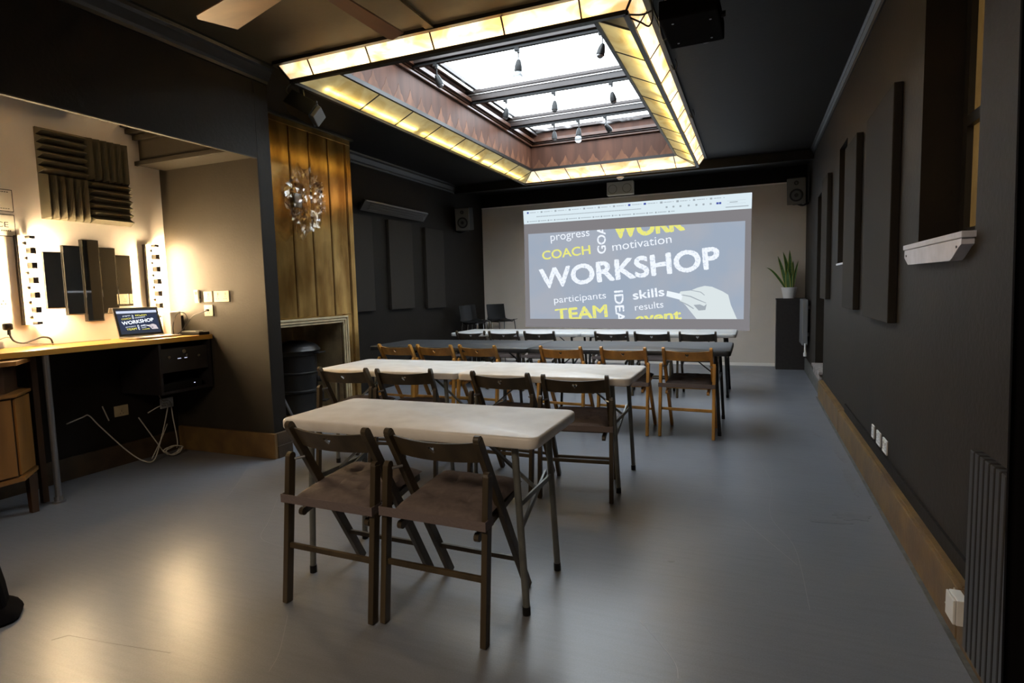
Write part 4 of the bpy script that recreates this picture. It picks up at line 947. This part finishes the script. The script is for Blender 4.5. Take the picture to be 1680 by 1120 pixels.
# acoustic foam
t = thing('foam_panel', 'square of four ridged charcoal foam tiles on the white alcove wall', 'acoustic foam', (XN, 2.93, 2.21))
for a, b, hor in ((-1, 1, True), (1, 1, False), (-1, -1, False), (1, -1, True)):
    bm = nb(); W_ = .318; n = 6; y0 = -W_ if a < 0 else .004; z0 = -W_ if b < 0 else .0; D0 = .014; D1 = .072; q = W_ / n
    b2(bm, 0, D0, y0, y0 + W_ - .002, z0, z0 + W_ - .002)
    for k in range(n):
        s0 = k * q; ins = .012
        if hor: P = [(y0, z0 + s0), (y0, z0 + s0 + q), (y0 + W_ - .002, z0 + s0 + q), (y0 + W_ - .002, z0 + s0)]; r0 = (y0 + ins, z0 + s0 + q / 2); r1 = (y0 + W_ - ins, z0 + s0 + q / 2)
        else: P = [(y0 + s0 + q, z0), (y0 + s0, z0), (y0 + s0, z0 + W_ - .002), (y0 + s0 + q, z0 + W_ - .002)]; r0 = (y0 + s0 + q / 2, z0 + ins); r1 = (y0 + s0 + q / 2, z0 + W_ - ins)
        v = [bm.verts.new((D0, *p)) for p in P] + [bm.verts.new((D1, *r0)), bm.verts.new((D1, *r1))]
        if hor: F = ((0, 4, 1), (1, 4, 5, 2), (2, 5, 3), (3, 5, 4, 0))
        else: F = ((0, 4, 1), (1, 4, 5, 2), (2, 5, 3), (3, 5, 4, 0))
        for f in F: bm.faces.new([v[i] for i in f])
    obj('foam_tile', bm, M['foam'], t)
# staggered mirror strips
t = thing('mirror', 'staggered mirror of five tall strips between the two bulb lamps', 'mirror', (XN, 2.9, 1.45))
for k, (y0, y1, z0, z1, d_) in enumerate(((2.586, 2.712, 1.256, 1.662, .012), (2.714, 2.839, 1.206, 1.713, .022), (2.842, 2.966, 1.152, 1.762, .032), (2.968, 3.094, 1.204, 1.711, .022), (3.097, 3.216, 1.258, 1.660, .012))):
    bm = nb(); b2(bm, .001, d_, y0 - 2.9, y1 - 2.9, z0 - 1.45, z1 - 1.45); s_ = obj('backing', bm, M['trim_black'], t)
    bm = nb(); b2(bm, d_ + .0003, d_ + .004, y0 - 2.9 + .004, y1 - 2.9 - .004, z0 - 1.45 + .004, z1 - 1.45 - .004, bev=.002); obj('mirror_strip', bm, M['mirror'], t)
# vanity lamps
def vanity(label, y, z0, z1, n=6):
    t = thing('vanity_lamp', label, 'wall lamp', (XN, y, z0), 0, 'bulb lamps beside the mirror')
    bm = nb(); b2(bm, .001, .035, -.022, .022, 0, z1 - z0, bev=.003); obj('back_rail', bm, M['cream_plastic'], t)
    bm = nb(); b2(bm, .0, .030, -.030, -.0225, 0, z1 - z0); obj('side_trim', bm, M['trim_black'], t)
    st = (z1 - z0) / n
    for k in range(n + 1):
        bm = nb(); b2(bm, .02, .078, .028, .062, max(0, k * st - .022), min(z1 - z0, k * st + .022), bev=.002); obj('bulb_guard', bm, M['black_plastic'], t)
    for k in range(n):
        z = (k + .5) * st
        bm = nb(); cyl(bm, (.035, .02, z), (.050, .035, z), .014, n=10); obj('bulb_holder', bm, M['chrome'], t)
        bm = nb(); sph(bm, (.058, .046, z), .026, u=16, v=10); obj('bulb', bm, M['bulb'], t, smooth=True)
vanity('upright bulb strip lamp left of the mirror, nearer the notices', 2.455, 1.152, 1.762)
vanity('upright bulb strip lamp right of the mirror, near the alcove corner', 3.365, 1.152, 1.757)
# notices
for nm, z0, z1, s_, lab in (('upper', 1.918, 2.066, None, 'upper black-edged white notice at the left edge of the alcove wall'), ('lower', 1.752, 1.90, 'CE', 'lower black-edged white notice with the letters CE at its end')):
    t = thing('wall_notice', lab, 'notice', (XN, 2.30, z0))
    bm = nb(); b2(bm, .0005, .004, -.16, .145, 0, z1 - z0); obj('frame', bm, M['ink'], t)
    bm = nb(); b2(bm, .0042, .005, -.155, .140, .005, z1 - z0 - .005); obj('paper', bm, M['paper'], t)
    if s_:
        bm = text_bm(s_, (.035, .062), (.105, .062), .72, .036)
        for v in bm.verts: v.co = Vector((.0056, v.co.x, v.co.z))
        obj('lettering', bm, M['ink'], t)
        bm = nb()
        for k in range(5): b2(bm, .0052, .0057, .06 + k * .012, .068 + k * .012, .035, .042)
        obj('lettering', bm, M['ink'], t)
    else:
        bm = nb()
        for k in range(6): b2(bm, .0052, .0057, .04 + k * .014, .05 + k * .014, .128, .133); b2(bm, .0052, .0057, .04 + k * .014, .05 + k * .014, .018, .022)
        obj('lettering', bm, M['ink'], t)
# heater bar under the alcove ceiling
t = thing('slotted_heater', 'slim slotted silver heater bar at the top of the white alcove wall', 'heater', (XN + .12, 2.2, 2.70))
bm = nb(); b2(bm, -.10, .06, -.9, .66, -.02, .05, bev=.006); obj('housing', bm, M['rad'], t)
bm = nb(); b2(bm, -.06, .045, -.88, .60, -.026, -.0205); obj('reflector', bm, M['alu'], t)
bm = nb()
for k in range(95): b2(bm, -.055, .04, -.86 + k * .0152, -.852 + k * .0152, -.032, -.0262)
g = obj('grille_slats', bm, M['grey_metal'], t); g['kind'] = 'stuff'
bm = nb(); b2(bm, -.12, -.10, -.5, -.44, -.0, .05); b2(bm, -.12, -.10, .3, .36, 0, .05); obj('bracket', bm, M['rad'], t)
# boxed duct
t = thing('boxed_duct', 'brown boxed-in duct with stepped mouldings across the top of the alcove end wall', 'duct', (-4.1, 3.44, 2.38))
bm = nb(); b2(bm, -.49, .53, -.11, .099, .0, .42); obj('casing', bm, M['khaki'], t)
bm = nb(); b2(bm, -.52, .53, -.135, -.11, .0, .035, bev=.003); obj('lower_bead', bm, M['khaki'], t)
for k in range(4):
    bm = nb(); b2(bm, -.52 - .03 * k, .53, -.14 - .035 * k, -.11, .20 + .045 * k, .24 + .045 * k, bev=.004); obj('crown_step', bm, M['khaki'], t)
# sockets on the olive end wall of the alcove
YN = 3.5395
for lab, x, z, w_, h_ in (('cream single switch plate on the olive wall, between the remote and the wide plate', -4.178, 1.316, .096, .088), ('wide cream socket plate on the olive wall, rightmost', -4.027, 1.316, .168, .09), ('cream cable outlet plate on the olive wall, lowest, with a cable plugged in', -4.182, 1.202, .096, .092)):
    socket(lab, (x, YN, z), w_, h_, 'y-', m=M['cream_plastic'], sw=0 if z < 1.25 else 1)
t = thing('remote_control', 'white remote control in a holder on the olive alcove wall', 'remote control', (-4.297, YN, 1.322))
bm = nb(); box(bm, (0, -.012, 0), (.05, .022, .105), bev=.008, taper=.75); obj('body', bm, M['white_plastic'], t, smooth=True)
bm = nb(); b2(bm, -.014, .014, -.0245, -.0235, .012, .04); obj('display', bm, M['ink'], t)
bm = nb(); b2(bm, -.026, .026, -.014, 0, -.055, -.02, bev=.004); obj('holder', bm, M['white_plastic'], t)
t = thing('wall_socket', 'cream double socket low on the white alcove wall at the left edge', 'socket', (XN, 2.28, 1.32))
bm = nb(); b2(bm, .0, .009, -.10, .09, -.045, .045, bev=.003); obj('face_plate', bm, M['cream_plastic'], t)
for y in (-.04, .05):
    for a, b in ((0, 0), (-.011, -.02), (.011, -.02)):
        bm = nb(); b2(bm, .0088, .0095, y + a - .003, y + a + .003, b - .004, b + .004); obj('pin_hole', bm, M['ink'], t)
t = thing('charger_block', 'white plug adaptor with a black plug pushed in, on the worktop at the left edge', 'adaptor', (XN + .002, 2.24, 1.004))
bm = nb(); b2(bm, .0, .06, -.09, .05, .0, .05, bev=.012); b2(bm, .0, .05, -.06, .03, .05, .20, bev=.012); obj('adaptor_body', bm, M['white_plastic'], t)
bm = nb(); box(bm, (.075, .065, .145), (.04, .05, .045), bev=.012); cyl(bm, (.075, .07, .13), (.075, .07, .09), .010, n=8); obj('black_plug', bm, M['black_plastic'], t)
bm = nb(); tube(bm, [(.075, .07, .10), (.08, .09, .05), (.09, .14, .03), (.09, .20, .045), (.085, .26, .06), (.08, .31, .045), (.08, .325, .0)], .006); obj('black_lead', bm, M['cable_black'], t)
bm = nb(); tube(bm, [(.05, .02, .06), (.06, .07, .075), (.07, .12, .04), (.08, .20, .02), (.09, .35, .006), (.10, .6, .006), (.12, .70, .006)], .0035); obj('white_lead', bm, M['cable_white'], t)

# laptop
t = thing('laptop', 'open silver laptop showing the workshop slide on the worktop', 'laptop', (-4.52, 3.185, 1.004), math.radians(90 - 6))
bm = nb(); b2(bm, -.175, .175, -.24, 0, .004, .016, bev=.003); obj('base', bm, M['alu'], t)
bm = nb(); b2(bm, -.15, .15, -.115, -.015, .0162, .0172); obj('keyboard', bm, M['black_plastic'], t)
bm = nb(); b2(bm, -.05, .05, -.225, -.13, .0162, .0166); obj('trackpad', bm, M['white_plastic'], t)
ld = bpy.data.objects.new('lid', None); ld.name = 'lid'
bm = nb(); b2(bm, -.175, .175, .0, .008, 0, .24, bev=.003); ld = obj('lid', bm, M['alu'], t); ld.location = (0, -.004, .014); ld.rotation_euler = (math.radians(-17), 0, 0)
bm = nb(); b2(bm, -.171, .171, -.001, .0002, .006, .236); obj('bezel', bm, M['black_plastic'], ld)
bm = nb(); b2(bm, -.155, .155, -.0014, -.0009, .022, .222); obj('display', bm, L_['grey'], ld)
# the slide on the laptop is built with the same shapes, joined per colour under the lid
def laptop_slide():
    h_ = bpy.data.objects.new('tmp', None); COL.objects.link(h_)
    slide(h_, L_, .310 / 3.84, (-1.95, 1.645), step=.00012, laptop=True)
    for o in list(h_.children):
        o.parent = ld; o.location = (0, -.0015, .122); o.name = {'slide_word': 'slide_word'}.get(o.name.split('.')[0], o.name.split('.')[0])
    bpy.data.objects.remove(h_)
laptop_slide()
t = thing('router', 'upright white box beside the laptop on the worktop', 'router', (-4.50, 3.44, 1.004))
bm = nb(); b2(bm, -.05, .045, -.05, .05, 0, .195, bev=.006); obj('case', bm, M['router'], t)
bm = nb(); b2(bm, -.03, .03, .051, .085, 0, .16, bev=.004); obj('dark_back_unit', bm, M['black_plastic'], t)
t = thing('set_top_box', 'thin black box lying at the right end of the worktop', 'media box', (-4.285, 3.47, 1.004), math.radians(0))
bm = nb(); b2(bm, -.11, .11, -.05, .05, 0, .026, bev=.004); obj('case', bm, M['black_plastic'], t)
bm = nb(); b2(bm, -.10, .06, -.045, .03, .0262, .034, bev=.003); obj('grey_top', bm, M['alu'], t)
bm = nb(); tube(bm, [(-4.182, YN - .010, 1.205), (-4.20, 3.49, 1.19), (-4.29, 3.47, 1.16), (-4.36, 3.47, 1.10), (-4.40, 3.43, 1.03), (-4.42, 3.40, 1.012), (-4.445, 3.39, 1.010)], .004); cyl(bm, (-4.182, YN - .030, 1.205), (-4.182, YN - .009, 1.205), .010, n=8)
tag(obj('plug_cable', bm, M['cable_black']), 'thin cable running from the lowest wall plate down to the worktop', 'cable')
bm = nb(); tube(bm, [(-4.455, 3.41, 1.012), (-4.43, 3.39, 1.08), (-4.40, 3.40, 1.17), (-4.36, 3.44, 1.19), (-4.335, 3.45, 1.13), (-4.36, 3.42, 1.05), (-4.39, 3.395, 1.012), (-4.43, 3.39, 1.010)], .0035)
tag(obj('looped_cable', bm, M['cable_black']), 'looped black cable standing up behind the white box', 'cable')

# amplifier rack under the worktop
t = thing('equipment_shelf', 'black open shelf unit hung under the right end of the worktop', 'shelf', (-4.40, 3.345, .5))
for nm, a in (('side', (-.24, .225, -.285, -.265, .07, .465)), ('side', (-.24, .225, .155, .175, .07, .465)), ('board', (-.24, .225, -.265, .155, .07, .09)), ('back', (-.245, -.235, -.285, .175, .07, .465))):
    bm = nb(); b2(bm, *a); obj(nm, bm, M['plinth'], t)
t = thing('amplifier', 'black amplifier with lit display in the shelf under the worktop', 'amplifier', (-4.38, 3.29, .735))
bm = nb(); b2(bm, -.20, .19, -.205, .205, 0, .185, bev=.003); obj('case', bm, M['black_plastic'], t)
bm = nb(); b2(bm, .19, .196, -.205, .205, 0, .185, bev=.002); obj('front_panel', bm, M['rad'], t)
for y, z, r in ((-.02, .155, .016), (.0, .125, .010), (.11, .11, .012), (-.15, .12, .012)):
    bm = nb(); cyl(bm, (.196, y, z), (.21, y, z), r, n=16); obj('knob', bm, M['chrome'], t)
bm = nb(); b2(bm, .1962, .1966, -.070, -.040, .100, .104); b2(bm, .1962, .1966, -.010, .014, .100, .104); b2(bm, .1962, .1966, .012, .017, .12, .125); obj('display', bm, M['copper_led'], t)
t = thing('media_player', 'slim black media unit on the lower shelf under the worktop', 'media box', (-4.38, 3.27, .592))
bm = nb(); b2(bm, -.18, .17, -.175, .175, 0, .055, bev=.003); obj('case', bm, M['black_plastic'], t)
bm = nb(); b2(bm, .17, .1705, .10, .112, .028, .034); obj('power_led', bm, M['copper_led'], t)
# wiring and sockets below
socket('cream socket low on the dark wall under the worktop, left one with cables', (XN + .001, 3.05, .43), .11, .085, 'x+', m=M['mantel'])
socket('white double socket low on the dark wall under the worktop, right one', (XN + .001, 3.44, .42), .12, .085, 'x+', m=M['white_plastic'])
P0 = [[(-4.60, 2.62, .42), (-4.58, 2.72, .45), (-4.57, 2.76, .455), (-4.55, 2.82, .36), (-4.50, 2.98, .13), (-4.45, 3.07, .03), (-4.44, 3.14, .02), (-4.47, 3.22, .12), (-4.52, 3.33, .32), (-4.53, 3.36, .43), (-4.55, 3.30, .42), (-4.58, 3.22, .38)],
      [(-4.56, 3.30, .56), (-4.56, 3.34, .46), (-4.55, 3.40, .44), (-4.50, 3.38, .30), (-4.47, 3.38, .12), (-4.47, 3.37, .06)],
      [(-4.58, 3.14, .36), (-4.52, 3.22, .16), (-4.48, 3.26, .05)], [(-4.55, 3.36, .26), (-4.52, 3.28, .16), (-4.46, 3.14, .03)], [(-4.60, 2.88, .50), (-4.60, 2.92, .38)]]
t = thing('wiring', 'tangle of loose white cables hanging under the worktop', 'cables', (0, 0, 0))
for P in P0:
    bm = nb(); tube(bm, P, .0045); obj('cable', bm, M['cable_white'], t)
bm = nb(); rnd = random.Random(4)
tube(bm, [(-4.46 + .02 * math.sin(a * 1.7), 3.33 + (.07 + .012 * math.sin(a * 3)) * math.cos(a), .05 + .035 * math.sin(a)) for a in [k * .55 for k in range(46)]], .004, k=3); obj('cable_coil', bm, M['cable_white'], t)

# ================================================================== CEILING
t = thing('ceiling_fan', 'ceiling fan with broad wooden blades and a cream lamp dome', 'ceiling fan', (-1.92, 2.21, 0))
bm = nb(); cyl(bm, (0, 0, 2.88), (0, 0, ZC - .001), .012, n=10); lathe(bm, [(0, ZC - .001), (.065, ZC - .001), (.06, ZC - .04), (.02, ZC - .05), (0, ZC - .05)], n=20); obj('down_rod', bm, M['leg_black'], t, smooth=True)
bm = nb(); lathe(bm, [(0, 2.90), (.06, 2.90), (.11, 2.87), (.12, 2.82), (.11, 2.77), (.07, 2.74), (0, 2.74)], n=28); obj('motor', bm, M['brass'], t, smooth=True)
bm = nb(); lathe(bm, [(.075, 2.74), (.11, 2.735), (.112, 2.722), (.095, 2.70), (.05, 2.675), (0, 2.668)], n=28); obj('lamp_dome', bm, M['dome'], t, smooth=True)
bm = nb(); lathe(bm, [(.10, 2.742), (.122, 2.738), (.122, 2.724), (.108, 2.72)], n=28); obj('lamp_ring', bm, M['leg_black'], t, smooth=True)
for k in range(5):
    a = math.radians(88 + 80 * 0) if k == 0 else None
    a = math.radians([87, 165, 237, 309, 21][k])
    m = M['fan_light'] if k in (1, 2) else M['fan_dark']
    rm = Euler((math.radians(12), 0, a), 'XYZ').to_matrix(); rm = Matrix.Rotation(a, 3, 'Z') @ Matrix.Rotation(math.radians(12), 3, 'X')
    bm = nb(); n0 = [(.20, -.055), (.26, -.075), (.70, -.092), (.765, -.02), (.70, .092), (.26, .075), (.20, .055)]
    n0 = [(.20, -.05), (.24, -.07), (.69, -.088), (.80, .070), (.775, .088), (.24, .07), (.20, .05)]
    prism(bm, n0, lambda p, q: tuple(rm @ Vector((p, q, -.004)) + Vector((0, 0, 2.752))), lambda p, q: tuple(rm @ Vector((p, q, .004)) + Vector((0, 0, 2.752)))); b_ = obj('blade', bm, m, t)
    bm = nb(); bar(bm, Vector((0, 0, 2.768)) + rm @ Vector((.08, 0, 0)), Vector((0, 0, 2.762)) + rm @ Vector((.27, 0, 0)), .03, .006); obj('blade_arm', bm, M['leg_black'], b_)

t = thing('video_projector', 'black video projector hung under the ceiling right of the light frame', 'projector', (-.355, 3.86, 2.90))
bm = nb(); box(bm, (0, 0, 0), (.33, .46, .11), rot=(0, 0, -.03), bev=.01); obj('case', bm, M['black_soft'], t)
bm = nb(); cyl(bm, (.06, .225, 0), (.06, .26, 0), .045, n=24); obj('lens', bm, M['speaker_cone'], t, smooth=True)
bm = nb(); cyl(bm, (.165, -.02, 0), (.19, -.02, 0), .018, n=12); obj('side_knob', bm, M['black_plastic'], t)
bm = nb(); cyl(bm, (0, 0, .05), (0, 0, .179), .022, n=12); box(bm, (0, 0, .174), (.14, .14, .01)); box(bm, (0, 0, .062), (.24, .03, .012)); box(bm, (0, 0, .062), (.03, .3, .012)); obj('ceiling_mount', bm, M['leg_black'], t)
for x, y in ((-.1, .15), (.1, .15), (-.1, -.15), (.11, -.12)):
    bm = nb(); cyl(bm, (x, y, -.0555), (x, y, -.058), .007, n=8); obj('screw', bm, M['grey_metal'], t)
bm = nb(); tube(bm, [(-.05, -.20, .03), (-.10, -.28, .10), (-.15, -.25, .16), (-.22, -.1, .165), (-.24, .02, .14), (-.21, .10, .07), (-.17, .12, .02)], .006); obj('signal_cable', bm, M['cable_black'], t)
bm = nb(); tube(bm, [(-.168, .18, .0), (-.20, .12, -.02), (-.19, -.05, .06), (-.10, -.20, .10), (.03, -.24, .14)], .004); obj('signal_cable', bm, M['cable_white'], t)
bm = nb(); tube(bm, [(-.13 + .045 * math.cos(a), -.17 + .045 * math.sin(a), .10 + .004 * a) for a in [k * .6 for k in range(24)]], .006, k=3); obj('cable_coil', bm, M['cable_black'], t)
bm = nb(); tube(bm, [(-.735, 3.72, 2.95), (-.67, 3.86, 2.955), (-.63, 3.95, 2.96), (-.60, 3.90, 3.0), (-.60, 3.80, 3.06)], .006); tube(bm, [(-.735, 3.70, 2.95), (-.66, 3.84, 2.99), (-.60, 3.86, 3.01)], .006)
tag(obj('drooping_cable', bm, M['cable_black']), 'black cable drooping across the near right corner of the light frame', 'cable')
for k, (y, lab) in enumerate(((4.95, 'small bent wire clip on the right edge of the light frame, nearest the projector'), (6.4, 'small bent wire clip on the right edge of the light frame, farther along'))):
    bm = nb(); c = Vector((OX1 + .02, y, ZC - .03)); tube(bm, [c, c + Vector((.03, .02, -.035)), c + Vector((.045, .0, .0)), c + Vector((.035, -.03, .03))], .004); tube(bm, [c, c + Vector((.02, -.03, -.05))], .003); tag(obj('wire_clip', bm, M['cable_black']), lab, 'clip')

t = thing('stage_light', 'black box spotlight on a bracket by the near left corner of the light frame', 'spotlight', (-3.42, 3.93, 2.83), math.radians(12))
rm = Euler((math.radians(-22), math.radians(30), math.radians(0))).to_matrix()
bm = nb(); box(bm, (0, 0, 0), (.25, .17, .13), rot=rm, bev=.006); obj('housing', bm, M['black_plastic'], t)
bm = nb(); box(bm, rm @ Vector((.142, 0, .0)), (.035, .14, .11), rot=rm, bev=.006); obj('grey_end', bm, M['speaker_face'], t)
bm = nb(); bar(bm, (0, 0, .06), (-.02, 0, .248), .03, .02); bar(bm, (-.1, 0, .08), (.12, 0, .04), .02, .02); obj('yoke', bm, M['leg_black'], t)
bm = nb(); tube(bm, [(-.06, -.05, .06), (-.10, -.08, .13), (-.05, -.04, .20), (.02, .02, .16), (.08, .04, .12)], .006); obj('lead', bm, M['cable_black'], t)

# track spotlights
def spot(label, x, y, tiltx, tilty, globe=None, drop=.075):
    t = thing('track_spotlight', label, 'spotlight', (x, y, 3.445), 0, 'spotlights on the skylight beams')
    bm = nb(); box(bm, (0, 0, -.012), (.045, .03, .03), bev=.003); box(bm, (.012, 0, -.035), (.022, .022, .02)); obj('track_adaptor', bm, M['black_plastic'], t)
    bm = nb(); cyl(bm, (.012, 0, -.04), (.012, 0, -.04 - drop), .005, n=8); obj('stem', bm, M['black_plastic'], t)
    q = Euler((tiltx, tilty, 0)).to_matrix(); c = Vector((.012, 0, -.035 - drop))
    bm = nb(); lathe(bm, [(0, .012), (.016, .008), (.026, -.015), (.034, -.05), (.036, -.085), (.030, -.088), (0, -.082)], n=20)
    for v in bm.verts: v.co = q @ v.co + c
    hd = obj('lamp_head', bm, M['black_plastic'], t, smooth=True)
    bm = nb()
    if globe:
        lathe(bm, [(.025, -.086), (.036, -.10), (.045, -.125), (.042, -.15), (.025, -.168), (0, -.172)], n=20)
    else: lathe(bm, [(.030, -.087), (.027, -.100), (.014, -.110), (0, -.112)], n=18)
    for v in bm.verts: v.co = q @ v.co + c
    obj('bulb', bm, M['clear_bulb'] if globe else M['grey_metal'], t, smooth=True)
SP = [(-2.79, 5.03, .3, -.25, 0, 'track spotlight on the nearest skylight beam, leftmost'), (-1.96, 5.03, .1, .12, 1, 'track spotlight with a clear globe bulb on the nearest skylight beam, middle'), (-1.20, 5.03, -.1, .25, 0, 'track spotlight on the nearest skylight beam, rightmost'),
      (-2.60, 6.27, .1, .25, 0, 'track spotlight on the middle skylight beam, leftmost'), (-2.03, 6.27, 0, .03, 0, 'track spotlight on the middle skylight beam, centre one'), (-1.40, 6.27, .2, -.15, 0, 'track spotlight on the middle skylight beam, rightmost'),
      (-2.42, 7.44, 0, 0, 0, 'track spotlight on the farthest skylight beam, leftmost'), (-2.09, 7.44, 0, .08, 1, 'track spotlight with a clear globe bulb on the farthest skylight beam'), (-1.74, 7.44, .5, -.6, 0, 'track spotlight on the farthest skylight beam, rightmost, tilted over')]
for x, y, a, b, g, lab in SP: spot(lab, x, y, a, b, g)

# black cloth at the left edge
t = thing('black_drape', 'black cloth with its hem trailing on the floor at the bottom left edge', 'cloth', (-2.945, 1.29, 0))
bm = nb(); n = 26; rows = [(0.0, .155, 1.0), (.012, .165, 1.0), (.035, .15, .98), (.055, .115, .9), (.12, .112, .9), (.22, .098, .85), (.40, .05, .8), (.55, .03, .8)]
V = []
for z, r, sq in rows:
    V.append([bm.verts.new(((r + .008 * math.sin(5 * a)) * math.cos(a) - z * .16, (r * .8 + .008 * math.cos(4 * a)) * math.sin(a), z)) for a in [2 * PI * i / n for i in range(n)]])
for a, b in zip(V, V[1:]):
    for i in range(n): bm.faces.new((a[i], a[(i + 1) % n], b[(i + 1) % n], b[i]))
bm.faces.new(V[-1]); bm.faces.new(V[0][::-1]); obj('cloth', bm, M['black_soft'], t, smooth=True)
